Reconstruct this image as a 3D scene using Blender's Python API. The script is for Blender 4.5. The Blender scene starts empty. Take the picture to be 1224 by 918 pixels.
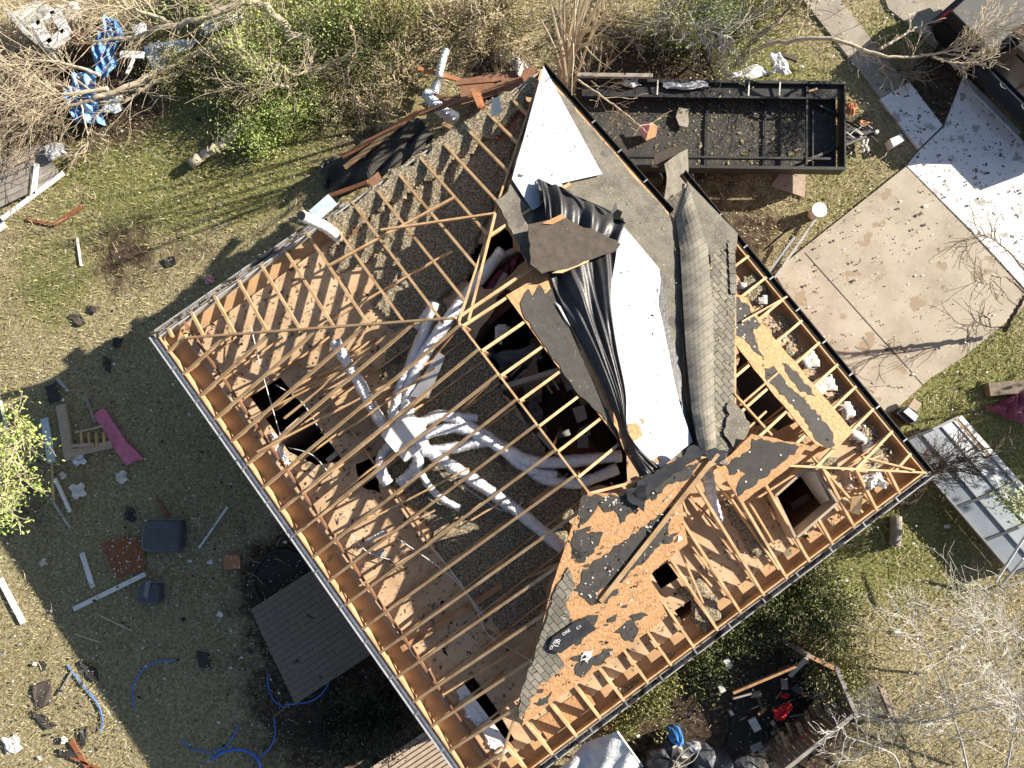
import bpy, math, random
import numpy as np
from mathutils import Vector, geometry
random.seed(7); rng = np.random.default_rng(7)
S = bpy.context.scene
COL = S.collection
# ------------------------------------------------------------ camera, sky, sun, exposure
TH = math.radians(6.0); FPX = 849.0; HC = 19.0
cam = bpy.data.cameras.new('camera'); camo = bpy.data.objects.new('camera', cam); COL.objects.link(camo)
camo.location = (0, 0, HC); camo.rotation_euler = (TH, 0, 0)
cam.sensor_width = 36.0; cam.lens = 36.0*FPX/1224.0; cam.clip_end = 2000; cam.clip_start = 0.1
S.camera = camo
SUN_DX, SUN_DY = 0.942, 0.336            # horizontal direction towards the sun
EL = math.radians(25.6)
W = bpy.data.worlds.new('World'); S.world = W; W.use_nodes = True
wn = W.node_tree.nodes; bg = wn['Background']
sky = wn.new('ShaderNodeTexSky'); sky.sky_type = 'NISHITA'; sky.sun_disc = False
sky.sun_elevation = EL; sky.sun_rotation = math.atan2(SUN_DX, SUN_DY)
W.node_tree.links.new(sky.outputs[0], bg.inputs[0]); bg.inputs[1].default_value = 0.056
sl = bpy.data.lights.new('sun', 'SUN'); sl.energy = 5.0; sl.angle = math.radians(0.5); sl.color = (1.0, 0.915, 0.79)
so = bpy.data.objects.new('sun', sl); COL.objects.link(so)
so.rotation_euler = Vector((SUN_DX*math.cos(EL), SUN_DY*math.cos(EL), math.sin(EL))).to_track_quat('Z', 'Y').to_euler()
S.view_settings.view_transform = 'Standard'; S.view_settings.look = 'None'
S.view_settings.exposure = 1.30; S.view_settings.gamma = 1.0
S.render.engine = 'CYCLES'; S.cycles.max_bounces = 6

# ------------------------------------------------------------ survey: photo points to places
def ray(px, py):
    u = (px-612)/FPX; v = -(py-459)/FPX
    return np.array([u, v*math.cos(TH)+math.sin(TH), v*math.sin(TH)-math.cos(TH)])
CAM = np.array([0, 0, HC])
def P(px, py, z=0.0):
    d = ray(px, py); return CAM + d*(z-HC)/d[2]
def plane(a, b, c):
    n = np.cross(b-a, c-a); n = n/np.linalg.norm(n)
    if n[2] < 0: n = -n
    return (n, float(n@a))
def PP(px, py, pl, off=0.0):
    d = ray(px, py); return CAM + d*((pl[1]+off)-pl[0]@CAM)/(pl[0]@d)
ZE = 3.7; ZC = 3.55; ZS = 3.43
cL, cB, cR, cT, cS, cV = [P(x, y, ZE) for x, y in [(187,402),(581,962),(1108,565),(648,82),(820,215),(806,262)]]
rA = P(548, 384, 5.42); plL = plane(cL, cB, rA)
rC = PP(705, 590, plL); plLR = plane(cB, cR, rC); rP = PP(854, 552, plLR)
plR = plane(cR, cS, rP); plUL = plane(cL, cT, rA); plTR = plane(cV, rA, rC); plW = plane(cS, cV, rP)
def unit(v): v = np.array(v, float); return v/np.linalg.norm(v)

# ------------------------------------------------------------ materials
M = {}
def ramp(nt, fac, stops):
    r = nt.nodes.new('ShaderNodeValToRGB'); e = r.color_ramp.elements
    while len(e) < len(stops): e.new(0.5)
    for i, (p, c) in enumerate(stops):
        e[i].position = p; e[i].color = (*c, 1)
    nt.links.new(fac, r.inputs[0]); return r.outputs[0]
def noise(nt, scale, detail=6, rough=0.6, stretch=None, rot=0, dist=0):
    tc = nt.nodes.new('ShaderNodeTexCoord'); mp = nt.nodes.new('ShaderNodeMapping')
    if stretch: mp.inputs['Scale'].default_value = stretch
    if rot:
        m0 = nt.nodes.new('ShaderNodeMapping'); m0.inputs['Rotation'].default_value = (0, 0, rot)
        nt.links.new(tc.outputs['Object'], m0.inputs[0]); nt.links.new(m0.outputs[0], mp.inputs[0])
    else: nt.links.new(tc.outputs['Object'], mp.inputs[0])
    n = nt.nodes.new('ShaderNodeTexNoise'); n.inputs['Scale'].default_value = scale
    n.inputs['Detail'].default_value = detail; n.inputs['Roughness'].default_value = rough
    n.inputs['Distortion'].default_value = dist
    nt.links.new(mp.outputs[0], n.inputs['Vector']); return n.outputs['Fac']
def mix(nt, fac, a, b, mode='MIX'):
    m = nt.nodes.new('ShaderNodeMix'); m.data_type = 'RGBA'; m.blend_type = mode
    if isinstance(fac, float): m.inputs[0].default_value = fac
    else: nt.links.new(fac, m.inputs[0])
    for s, v in ((6, a), (7, b)):
        if isinstance(v, tuple): m.inputs[s].default_value = (*v, 1)
        else: nt.links.new(v, m.inputs[s])
    return m.outputs[2]
def mat(name, stops, scale=5, detail=6, rough=0.8, metal=0, stretch=None, rot=0, bump=0.0, bscale=None, bdist=0.02,
        spots=None, dist=0, spec=0.4, contrast=(0.3, 0.7)):
    m = bpy.data.materials.new(name); m.use_nodes = True; nt = m.node_tree
    b = nt.nodes['Principled BSDF']; b.inputs['Roughness'].default_value = rough
    b.inputs['Metallic'].default_value = metal; b.inputs['Specular IOR Level'].default_value = spec
    n = noise(nt, scale, detail, 0.65, stretch, rot, dist)
    k = len(stops); lo, hi = contrast
    c = ramp(nt, n, [(lo+(hi-lo)*i/max(1, k-1), s) for i, s in enumerate(stops)])
    if spots:                      # (scale, threshold, colour)
        for sc, th, colr in spots:
            s = noise(nt, sc, 3, 0.5)
            f = ramp(nt, s, [(th, (0,0,0)), (th+0.03, (1,1,1))])
            c = mix(nt, f, c, colr)
    nt.links.new(c, b.inputs['Base Color'])
    if bump:
        bn = noise(nt, bscale or scale*3, 5, 0.7, stretch, rot)
        bp = nt.nodes.new('ShaderNodeBump'); bp.inputs['Strength'].default_value = bump; bp.inputs['Distance'].default_value = bdist
        nt.links.new(bn, bp.inputs['Height']); nt.links.new(bp.outputs[0], b.inputs['Normal'])
    M[name] = m; return m
AH = math.radians(53.0)
mat('lumber', [(0.34,0.20,0.095),(0.50,0.32,0.165),(0.62,0.43,0.245)], 3, rough=0.75, bump=0.2, bscale=20)
mat('old_lumber', [(0.20,0.10,0.05),(0.36,0.20,0.10),(0.48,0.30,0.16)], 4, rough=0.8)
mat('red_lumber', [(0.15,0.07,0.04),(0.29,0.15,0.085)], 4, rough=0.8)
mat('drywall_paper', [(0.40,0.265,0.155),(0.51,0.36,0.22),(0.59,0.44,0.285)], 1.3, rough=0.9, spots=[(2.2,0.69,(0.22,0.15,0.10)),(14,0.72,(0.2,0.14,0.09))])
mat('soffit_board', [(0.38,0.23,0.12),(0.52,0.34,0.18)], 2.5, rough=0.85, spots=[(3,0.66,(0.2,0.17,0.11))])
mat('osb', [(0.25,0.125,0.05),(0.42,0.23,0.105),(0.57,0.365,0.20)], 16, 8, rough=0.8, stretch=(1,2.4,1), rot=AH, bump=0.15, contrast=(0.33,0.66), dist=0.8)
mat('felt', [(0.035,0.033,0.03),(0.06,0.056,0.05)], 5, rough=0.85, bump=0.3, bscale=30, spots=[(9,0.72,(0.15,0.13,0.1))])
mat('grey_felt', [(0.075,0.068,0.056),(0.135,0.123,0.10),(0.18,0.162,0.13)], 2.5, 8, rough=0.9, bump=0.4, bscale=40, spots=[(38,0.64,(0.36,0.33,0.26)),(50,0.64,(0.07,0.065,0.055)),(1.6,0.68,(0.09,0.08,0.07))])
mat('brown_felt', [(0.045,0.035,0.03),(0.085,0.068,0.055)], 6, rough=0.9, bump=0.4, bscale=30, spots=[(16,0.75,(0.4,0.32,0.25))])
mat('tarp_black', [(0.016,0.016,0.018),(0.042,0.042,0.046)], 3, rough=0.42, bump=0.35, bscale=10, bdist=0.03, spec=0.5)
mat('white_panel', [(0.36,0.40,0.46),(0.47,0.50,0.55)], .8, rough=0.5, spec=0.3, spots=[(11,0.735,(0.25,0.2,0.16)),(26,0.76,(0.2,0.16,0.13))])
mat('foil', [(0.6,0.61,0.65),(0.85,0.86,0.89)], 5, rough=0.28, metal=0.7, bump=1.0, bscale=16, bdist=0.04)
mat('sheet_metal', [(0.4,0.41,0.42),(0.6,0.6,0.6)], 3, rough=0.4, metal=0.7)
mat('white_paint', [(0.62,0.61,0.58),(0.78,0.77,0.74)], 3, rough=0.6, spots=[(7,0.68,(0.3,0.27,0.22))])
mat('grey_paint', [(0.32,0.32,0.31),(0.46,0.46,0.44)], 3, rough=0.7, spots=[(6,0.62,(0.13,0.11,0.09))])
mat('gutter_paint', [(0.28,0.27,0.25),(0.5,0.49,0.47)], 3, rough=0.45, spots=[(5,0.55,(0.08,0.07,0.055))])
mat('gutter_bright', [(0.55,0.55,0.55),(0.75,0.75,0.75)], 3, rough=0.3, metal=0.5)
mat('insulation', [(0.07,0.056,0.037),(0.20,0.165,0.11),(0.50,0.44,0.315)], 26, 8, rough=1.0, bump=1.0, bscale=22, bdist=0.06, contrast=(0.33,0.62), spots=[(1.7,0.66,(0.14,0.12,0.08))])
mat('white_batt', [(0.5,0.46,0.41),(0.8,0.78,0.75)], 5, rough=0.9, bump=0.8, bscale=9, bdist=0.06)
mat('pink_board', [(0.45,0.11,0.19),(0.66,0.22,0.33)], 9, rough=0.9, bump=0.4, bscale=25)
mat('brick', [(0.24,0.11,0.07),(0.38,0.2,0.13)], 8, rough=0.9)
mat('interior_wall', [(0.42,0.36,0.29),(0.5,0.44,0.36)], 2, rough=0.9)
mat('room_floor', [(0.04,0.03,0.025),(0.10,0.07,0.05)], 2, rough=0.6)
mat('concrete', [(0.29,0.245,0.185),(0.38,0.33,0.255),(0.44,0.39,0.31)], 0.9, 10, rough=0.9, bump=0.2, bscale=40, spots=[(1.5,0.62,(0.30,0.235,0.16)),(5,0.685,(0.17,0.13,0.085)),(16,0.73,(0.13,0.10,0.07))])
mat('old_concrete', [(0.24,0.21,0.165),(0.37,0.33,0.27)], 1.5, 8, rough=0.9, bump=0.3, bscale=30, spots=[(5,0.63,(0.18,0.15,0.11))])
mat('white_slab', [(0.66,0.66,0.66),(0.78,0.78,0.78)], 2, 8, rough=0.8, spots=[(3.2,0.60,(0.40,0.38,0.36)),(7,0.64,(0.13,0.11,0.085)),(20,0.70,(0.2,0.17,0.13))])
mat('black_metal', [(0.018,0.018,0.018),(0.035,0.034,0.032)], 3, rough=0.5, bump=0.2, bscale=12)
mat('trailer_bed', [(0.022,0.022,0.02),(0.05,0.048,0.042)], 3, 8, rough=0.8, spots=[(13,0.68,(0.18,0.16,0.11)),(30,0.68,(0.45,0.42,0.32)),(2,0.7,(0.08,0.07,0.045))])
mat('car_paint', [(0.012,0.012,0.013),(0.016,0.016,0.018)], 3, rough=0.25, spec=0.6)
mat('vinyl_cover', [(0.045,0.048,0.048),(0.07,0.073,0.07)], 4, 8, rough=0.6, spots=[(24,0.72,(0.2,0.2,0.18))])
mat('glass_dark', [(0.02,0.022,0.025),(0.03,0.033,0.04)], 2, rough=0.12, spec=0.8)
mat('chrome', [(0.6,0.6,0.62),(0.75,0.75,0.76)], 2, rough=0.2, metal=0.9)
mat('tyre', [(0.015,0.015,0.015),(0.03,0.03,0.03)], 6, rough=0.9)
mat('red_plastic', [(0.5,0.02,0.03),(0.62,0.04,0.05)], 4, rough=0.5)
mat('orange_board', [(0.36,0.14,0.06),(0.50,0.23,0.11)], 9, rough=0.8)
mat('rust_board', [(0.17,0.06,0.025),(0.27,0.105,0.045)], 7, rough=0.85, spots=[(7,0.68,(0.06,0.03,0.02))])
mat('blue_tarp', [(0.06,0.17,0.45),(0.15,0.35,0.68),(0.40,0.55,0.70)], 3.5, rough=0.45, bump=0.6, bscale=6, bdist=0.05)
mat('pale_blue', [(0.35,0.45,0.52),(0.6,0.66,0.68)], 4, rough=0.5, bump=0.3)
mat('plastic_film', [(0.42,0.43,0.44),(0.72,0.73,0.74)], 3, rough=0.35, bump=0.8, bscale=5, bdist=0.06)
mat('tv_case', [(0.06,0.065,0.072),(0.10,0.105,0.115)], 5, rough=0.5, spots=[(12,0.74,(0.4,0.4,0.38))])
mat('tv_case_light', [(0.15,0.155,0.165),(0.22,0.225,0.23)], 5, rough=0.5)
mat('blue_hose', [(0.04,0.13,0.5),(0.08,0.22,0.68)], 5, rough=0.4)
mat('deck_wood', [(0.15,0.115,0.08),(0.26,0.20,0.145)], 3, rough=0.8, stretch=(1,8,1), rot=math.radians(-35)+math.pi/2, spots=[(3,0.68,(0.06,0.05,0.04))])
mat('grey_wood', [(0.20,0.175,0.15),(0.33,0.30,0.26)], 4, rough=0.85, bump=0.3)
mat('pale_wood', [(0.34,0.26,0.19),(0.46,0.37,0.28)], 5, rough=0.85)
mat('bark', [(0.13,0.10,0.07),(0.26,0.21,0.15)], 9, rough=0.9, bump=0.6, bscale=18)
mat('twig_tan', [(0.38,0.31,0.21),(0.58,0.50,0.37)], 6, rough=0.8)
mat('twig_grey', [(0.30,0.28,0.26),(0.55,0.53,0.50)], 5, rough=0.8)
mat('twig_brown', [(0.17,0.13,0.09),(0.33,0.27,0.19)], 6, rough=0.8)
mat('dark_twig', [(0.05,0.04,0.03),(0.11,0.085,0.065)], 6, rough=0.8)
mat('leaf_lime', [(0.14,0.20,0.045),(0.29,0.37,0.10),(0.44,0.50,0.20)], 7, rough=0.7, spec=0.2)
mat('leaf_olive', [(0.10,0.12,0.035),(0.20,0.20,0.07),(0.33,0.30,0.14)], 5, rough=0.7, spec=0.2)
mat('leaf_dark', [(0.035,0.06,0.015),(0.09,0.115,0.035),(0.18,0.19,0.08)], 6, rough=0.6, spec=0.3)
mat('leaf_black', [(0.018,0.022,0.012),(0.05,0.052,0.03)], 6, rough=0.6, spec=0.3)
mat('leaf_hay', [(0.20,0.17,0.08),(0.37,0.31,0.16)], 6, rough=0.8, spec=0.2)
mat('grass_green', [(0.10,0.115,0.03),(0.22,0.22,0.075),(0.38,0.35,0.15)], 2, rough=0.8, spec=0.2)
mat('grass_dry', [(0.19,0.155,0.08),(0.39,0.33,0.18),(0.58,0.51,0.32)], 3, rough=0.8, spec=0.2)
mat('bit_white', [(0.45,0.44,0.4),(0.7,0.68,0.63)], 6, rough=0.8)
mat('bit_brown', [(0.10,0.07,0.045),(0.2,0.14,0.09)], 6, rough=0.9)
mat('bit_black', [(0.02,0.02,0.02),(0.05,0.045,0.04)], 6, rough=0.8)
mat('soil', [(0.02,0.018,0.014),(0.05,0.042,0.032)], 4, rough=0.95, bump=0.5)
mat('maroon_cloth', [(0.16,0.03,0.06),(0.26,0.07,0.10)], 4, rough=0.8, bump=0.5, bscale=6)
mat('light_cloth', [(0.30,0.33,0.38),(0.5,0.5,0.5)], 4, rough=0.8, bump=0.5, bscale=6)
mat('awning_metal', [(0.22,0.25,0.28),(0.30,0.33,0.36)], 1.5, rough=0.45, spots=[(7,0.7,(0.22,0.24,0.25))])
mat('pink_fluff', [(0.6,0.25,0.32),(0.75,0.42,0.45)], 9, rough=0.9)
mat('lettering', [(0.6,0.6,0.6),(0.7,0.7,0.7)], 5, rough=0.6)
mat('blue_plastic', [(0.04,0.2,0.6),(0.08,0.3,0.72)], 5, rough=0.4)
mat('firewood', [(0.24,0.17,0.09),(0.5,0.38,0.22)], 9, rough=0.9)
def tiles(name, c1, c2, mortar, bw, rh, angle, spots):
    m = bpy.data.materials.new(name); m.use_nodes = True; nt = m.node_tree; b = nt.nodes['Principled BSDF']
    tc = nt.nodes.new('ShaderNodeTexCoord'); mp = nt.nodes.new('ShaderNodeMapping'); mp.inputs['Rotation'].default_value = (0, 0, angle)
    nt.links.new(tc.outputs['Object'], mp.inputs[0])
    br = nt.nodes.new('ShaderNodeTexBrick'); nt.links.new(mp.outputs[0], br.inputs['Vector'])
    br.inputs['Color1'].default_value = (*c1, 1); br.inputs['Color2'].default_value = (*c2, 1); br.inputs['Mortar'].default_value = (*mortar, 1)
    br.inputs['Scale'].default_value = 1; br.inputs['Brick Width'].default_value = bw; br.inputs['Row Height'].default_value = rh
    br.inputs['Mortar Size'].default_value = 0.008; br.inputs['Bias'].default_value = 0.0
    n = noise(nt, 24, 5); f = ramp(nt, n, [(spots, (0,0,0)), (spots+0.06, (1,1,1))])
    c = mix(nt, f, br.outputs['Color'], (0.34, 0.31, 0.25))
    n2 = noise(nt, 2, 5); g = ramp(nt, n2, [(0.3, (0.7,0.7,0.7)), (0.7, (1.25,1.22,1.15))])
    c = mix(nt, 1.0, c, g, 'MULTIPLY')
    nt.links.new(c, b.inputs['Base Color']); b.inputs['Roughness'].default_value = 0.9
    bp = nt.nodes.new('ShaderNodeBump'); bp.inputs['Distance'].default_value = 0.01; nt.links.new(br.outputs['Fac'], bp.inputs['Height']); bp.invert = True
    nt.links.new(bp.outputs[0], b.inputs['Normal']); M[name] = m
tiles('shingle', (0.13,0.12,0.10), (0.20,0.185,0.155), (0.03,0.028,0.025), 0.24, 0.125, math.radians(52.5), 0.64)
tiles('pale_shingle', (0.25,0.232,0.19), (0.31,0.285,0.235), (0.21,0.195,0.16), 0.5, 0.14, math.radians(-36), 0.72)

# ground: colour zones (what grows or lies there) carried by an attribute
mg = bpy.data.materials.new('ground'); mg.use_nodes = True; nt = mg.node_tree; b = nt.nodes['Principled BSDF']; b.inputs['Roughness'].default_value = 1.0
b.inputs['Specular IOR Level'].default_value = 0.1
at = nt.nodes.new('ShaderNodeAttribute'); at.attribute_name = 'zone'; sp = nt.nodes.new('ShaderNodeSeparateColor'); nt.links.new(at.outputs['Color'], sp.inputs[0])
def zmask(out, sc, w):
    n = noise(nt, sc, 8, 0.7); a = nt.nodes.new('ShaderNodeMath'); a.operation = 'MULTIPLY_ADD'; a.inputs[1].default_value = w; a.inputs[2].default_value = -w/2
    nt.links.new(n, a.inputs[0]); s = nt.nodes.new('ShaderNodeMath'); s.operation = 'ADD'; nt.links.new(a.outputs[0], s.inputs[0]); nt.links.new(out, s.inputs[1])
    return ramp(nt, s.outputs[0], [(0.35, (0,0,0)), (0.65, (1,1,1))])
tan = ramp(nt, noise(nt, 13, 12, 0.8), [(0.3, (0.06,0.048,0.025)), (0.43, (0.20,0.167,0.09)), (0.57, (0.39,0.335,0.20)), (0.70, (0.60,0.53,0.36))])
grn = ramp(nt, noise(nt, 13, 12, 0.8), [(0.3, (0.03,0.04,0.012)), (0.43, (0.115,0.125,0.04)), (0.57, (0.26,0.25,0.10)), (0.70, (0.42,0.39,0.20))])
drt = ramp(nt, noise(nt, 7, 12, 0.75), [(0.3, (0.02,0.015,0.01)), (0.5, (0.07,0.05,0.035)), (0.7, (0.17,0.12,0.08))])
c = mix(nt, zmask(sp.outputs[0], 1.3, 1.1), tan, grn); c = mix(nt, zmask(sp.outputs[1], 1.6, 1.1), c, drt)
nt.links.new(c, b.inputs['Base Color'])
bp = nt.nodes.new('ShaderNodeBump'); bp.inputs['Distance'].default_value = 0.08; bp.inputs['Strength'].default_value = 0.8
nt.links.new(noise(nt, 14, 10, 0.75), bp.inputs['Height']); nt.links.new(bp.outputs[0], b.inputs['Normal']); M['ground'] = mg

# ------------------------------------------------------------ mesh helpers
class MB:
    def __init__(s): s.v = []; s.f = []
    def add(s, vs, fs):
        o = len(s.v); s.v += [tuple(map(float, p)) for p in vs]; s.f += [tuple(i+o for i in f) for f in fs]; return s
    def beam(s, p, q, w, h, up=(0,0,1)):
        p = np.array(p, float); q = np.array(q, float); d = unit(q-p); up = np.array(up, float)
        r = np.cross(d, up); r = unit(r) if np.linalg.norm(r) > 1e-6 else np.array([1.,0,0]); u = np.cross(r, d)
        a = [p+r*w/2*i+u*h/2*j for i, j in ((-1,-1),(1,-1),(1,1),(-1,1))]; b = [x+(q-p) for x in a]
        return s.add(a+b, [(0,3,2,1),(4,5,6,7),(0,1,5,4),(1,2,6,5),(2,3,7,6),(3,0,4,7)])
    def box(s, c, sz, rz=0):
        c = np.array(c, float); x = np.array([math.cos(rz), math.sin(rz), 0])*sz[0]/2
        return s.beam(c-x, c+x, sz[1], sz[2])
    def prism(s, pts, t, n=None):
        pts = [np.array(p, float) for p in pts]; n = np.array([0,0,1.]) if n is None else n
        k = len(pts); lo = [p-n*t for p in pts]
        ar = sum(pts[i][0]*pts[(i+1)%k][1]-pts[(i+1)%k][0]*pts[i][1] for i in range(k))
        up = tuple(range(k)) if ar > 0 else tuple(range(k-1,-1,-1))
        s.add(pts+lo, [up, tuple(i+k for i in reversed(up))]+[(i,(i+1)%k,(i+1)%k+k,i+k) if ar < 0 else ((i+1)%k,i,i+k,(i+1)%k+k) for i in range(k)])
        return s
    def tube(s, pts, rad, n=6, cap=True, rib=0):
        pts = [np.array(p, float) for p in pts]
        if not hasattr(rad, '__len__'): rad = [rad]*len(pts)
        vs = []; fs = []; last = None
        for i, p in enumerate(pts):
            d = pts[min(i+1, len(pts)-1)]-pts[max(i-1, 0)]; d = unit(d) if np.linalg.norm(d) > 1e-9 else np.array([0,0,1.])
            r = np.cross(d, (0,0,1.)) if abs(d[2]) < 0.95 else np.cross(d, (1.,0,0)); r = unit(r); u = np.cross(r, d)
            if last is not None and r@last < 0: r = -r; u = -u
            last = r
            for k in range(n):
                a = 2*math.pi*k/n; vs.append(p+rad[i]*(math.cos(a)*r+math.sin(a)*u))
        for i in range(len(pts)-1):
            for k in range(n): fs.append((i*n+k, i*n+(k+1)%n, (i+1)*n+(k+1)%n, (i+1)*n+k))
        if cap: fs += [tuple(range(n-1,-1,-1)), tuple(range((len(pts)-1)*n, len(pts)*n))]
        return s.add(vs, fs)
    def build(s, name, m, parent=None, label=None, cat=None, group=None, kind=None, smooth=False):
        loc = np.array(parent.location) if parent and not parent.parent else (np.array(parent.parent.location) if parent else np.zeros(3))
        if parent is None and cat and s.v:
            a = np.array(s.v); loc = np.array([(a[:,0].min()+a[:,0].max())/2, (a[:,1].min()+a[:,1].max())/2, a[:,2].min()])
        me = bpy.data.meshes.new(name); me.from_pydata([tuple(np.array(p)-loc) for p in s.v], [], s.f)
        me.materials.append(M[m] if isinstance(m, str) else m)
        if smooth:
            for p in me.polygons: p.use_smooth = True
        me.update(); o = bpy.data.objects.new(name, me); COL.objects.link(o)
        if parent: o.parent = parent
        else: o.location = loc
        return tag(o, label, cat, group, kind)
def tag(o, label=None, cat=None, group=None, kind=None):
    if label: o['label'] = label
    if cat: o['category'] = cat
    if group: o['group'] = group
    if kind: o['kind'] = kind
    return o
def thing(name, loc, label, cat, group=None):
    o = bpy.data.objects.new(name, None); COL.objects.link(o); o.location = tuple(map(float, loc)); o.empty_display_size = 0.3
    return tag(o, label, cat, group)
def fastmesh(name, verts, k, m, parent=None, **kw):
    """verts (n*k,3): n separate faces of k corners"""
    verts = np.asarray(verts, np.float32)
    loc = np.array(parent.location, np.float32) if parent else (np.array([verts[:,0].mean(), verts[:,1].mean(), 0], np.float32))
    verts = verts-loc; n = len(verts)//k; me = bpy.data.meshes.new(name)
    me.vertices.add(n*k); me.vertices.foreach_set('co', verts.ravel())
    me.loops.add(n*k); me.loops.foreach_set('vertex_index', np.arange(n*k, dtype=np.int32))
    me.polygons.add(n); me.polygons.foreach_set('loop_start', np.arange(0, n*k, k, dtype=np.int32)); me.polygons.foreach_set('loop_total', np.full(n, k, np.int32))
    me.materials.append(M[m]); me.update(); me.validate()
    o = bpy.data.objects.new(name, me); COL.objects.link(o)
    if parent: o.parent = parent
    else: o.location = tuple(map(float, loc))
    return tag(o, **kw)
def inpoly(x, y, poly):
    x = np.asarray(x); y = np.asarray(y); r = np.zeros(x.shape, bool); n = len(poly)
    for i in range(n):
        x1, y1 = poly[i][:2]; x2, y2 = poly[(i+1)%n][:2]
        c = ((y1 > y) != (y2 > y)) & (x < (x2-x1)*(y-y1)/(y2-y1+1e-12)+x1); r ^= c
    return r
def jag(pts, amp=3, step=8, seed=0, closed=True):
    rr = random.Random(seed); out = []; n = len(pts)
    for i in range(n if closed else n-1):
        a = np.array(pts[i], float); b = np.array(pts[(i+1)%n], float); L = np.linalg.norm(b-a); k = max(1, int(L/step)); nv = np.array([-(b-a)[1], (b-a)[0]])/max(L, 1e-6)
        for j in range(k):
            q = a+(b-a)*j/k
            if j: q = q+nv*rr.uniform(-amp, amp)
            out.append(tuple(q))
    if not closed: out.append(tuple(pts[-1]))
    return out
def holed(outer, holes, fz, t):
    """plate with holes; outer/holes world xy lists"""
    vs = []; es = []
    for lp in [outer]+holes:
        o = len(vs); vs += [Vector((p[0], p[1])) for p in lp]; es += [(o+i, o+(i+1)%len(lp)) for i in range(len(lp))]
    r = geometry.delaunay_2d_cdt(vs, es, [], 0, 1e-5); v2, fs = r[0], r[2]
    keep = []
    for f in fs:
        c = sum((v2[i] for i in f), Vector((0,0)))/len(f)
        if inpoly([c.x],[c.y],outer)[0] and not any(inpoly([c.x],[c.y],h)[0] for h in holes): keep.append(tuple(f))
    mb = MB(); k = len(v2); mb.add([(p.x, p.y, fz) for p in v2]+[(p.x, p.y, fz-t) for p in v2], keep+[tuple(i+k for i in reversed(f)) for f in keep])
    for lp in [outer]+holes:
        for i in range(len(lp)):
            a = lp[i]; b2 = lp[(i+1)%len(lp)]; mb.add([(a[0],a[1],fz),(b2[0],b2[1],fz),(b2[0],b2[1],fz-t),(a[0],a[1],fz-t)], [(0,1,2,3)])
    return mb
def sheet(c0, c1, nu, nv, fn):
    """ruled surface between two polylines of 3D points, displaced by fn(u,v)->(3,)"""
    def samp(c, t):
        c = [np.array(p, float) for p in c]; s = t*(len(c)-1); i = min(int(s), len(c)-2); return c[i]+(c[i+1]-c[i])*(s-i)
    mb = MB(); vs = []
    for j in range(nv+1):
        a = samp(c0, j/nv); b_ = samp(c1, j/nv)
        for i in range(nu+1):
            u = i/nu; vs.append(a+(b_-a)*u+np.array(fn(u, j/nv)))
    fs = [(j*(nu+1)+i, j*(nu+1)+i+1, (j+1)*(nu+1)+i+1, (j+1)*(nu+1)+i) for j in range(nv) for i in range(nu)]
    return mb.add(vs, fs)
def spline(pts, n=24):
    pts = [np.array(p, float) for p in pts]; out = []; q = [pts[0]]+pts+[pts[-1]]
    m = len(pts)-1; k = max(2, n//m)
    for i in range(m):
        a, b_, c_, d = q[i:i+4]
        for j in range(k):
            t = j/k; out.append(0.5*((2*b_)+(-a+c_)*t+(2*a-5*b_+4*c_-d)*t*t+(-a+3*b_-3*c_+d)*t**3))
    out.append(pts[-1]); return out
def crumple(path, hh, seed=0, z=0.0, name='debris', m='bit_white', amp=1.5, nu=10, nv=10, **kw):
    """crumpled sheet lying in a quad path [4 px points], relief hh"""
    rr = np.random.default_rng(seed); a, b_, c_, d = [P(*p, z) for p in path]
    ph = rr.uniform(0, 6.28, 12); fr = rr.uniform(3, 11, 12)
    def fn(u, v):
        e = 0.25+0.75*min(1, 5*min(u, v, 1-u, 1-v)+0.2)
        h = sum(abs(math.sin(fr[i]*u*(1 if i%2 else .5)+fr[(i+5)%12]*v*(.5 if i%3 else 1.3)+ph[i])) for i in range(4))/4
        return (0.03*math.sin(9*v+ph[0]), 0.03*math.sin(8*u+ph[1]), hh*h*e+0.012)
    return sheet([a, d], [b_, c_], nu, nv, fn).build(name, m, smooth=False, **kw)
# ------------------------------------------------------------ ground, paving
gx = np.concatenate([[-400,-150,-60,-30], np.arange(-20, 20.01, 0.25), [30,60,150,400]])
nx = len(gx); X, Y = np.meshgrid(gx, gx)
def bump(x, y, px, py, r, w):
    c = P(px, py, 0); R = r/45.0; return w*np.exp(-((x-c[0])**2+(y-c[1])**2)/(R*R))
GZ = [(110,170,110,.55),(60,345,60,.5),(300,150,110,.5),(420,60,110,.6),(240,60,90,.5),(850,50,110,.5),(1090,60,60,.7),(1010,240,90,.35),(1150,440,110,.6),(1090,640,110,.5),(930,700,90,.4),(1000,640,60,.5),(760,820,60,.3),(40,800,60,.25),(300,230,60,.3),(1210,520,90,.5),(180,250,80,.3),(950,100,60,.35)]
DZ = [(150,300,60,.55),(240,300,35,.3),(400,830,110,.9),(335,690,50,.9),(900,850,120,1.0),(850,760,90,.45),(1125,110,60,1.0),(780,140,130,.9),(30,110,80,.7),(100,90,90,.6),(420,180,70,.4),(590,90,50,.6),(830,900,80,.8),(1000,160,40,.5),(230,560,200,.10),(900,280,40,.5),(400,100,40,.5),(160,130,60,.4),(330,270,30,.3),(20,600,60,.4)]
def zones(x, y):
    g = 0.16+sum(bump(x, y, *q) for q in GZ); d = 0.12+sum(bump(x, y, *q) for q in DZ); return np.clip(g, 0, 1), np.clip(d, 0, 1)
Zh = 0.03*np.sin(X*1.7+Y*.6)*np.cos(Y*1.3)*(np.abs(X) < 25)*0.4
gm = bpy.data.meshes.new('ground'); vs = np.stack([X, Y, Zh-0.02], -1).reshape(-1, 3)
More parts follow.
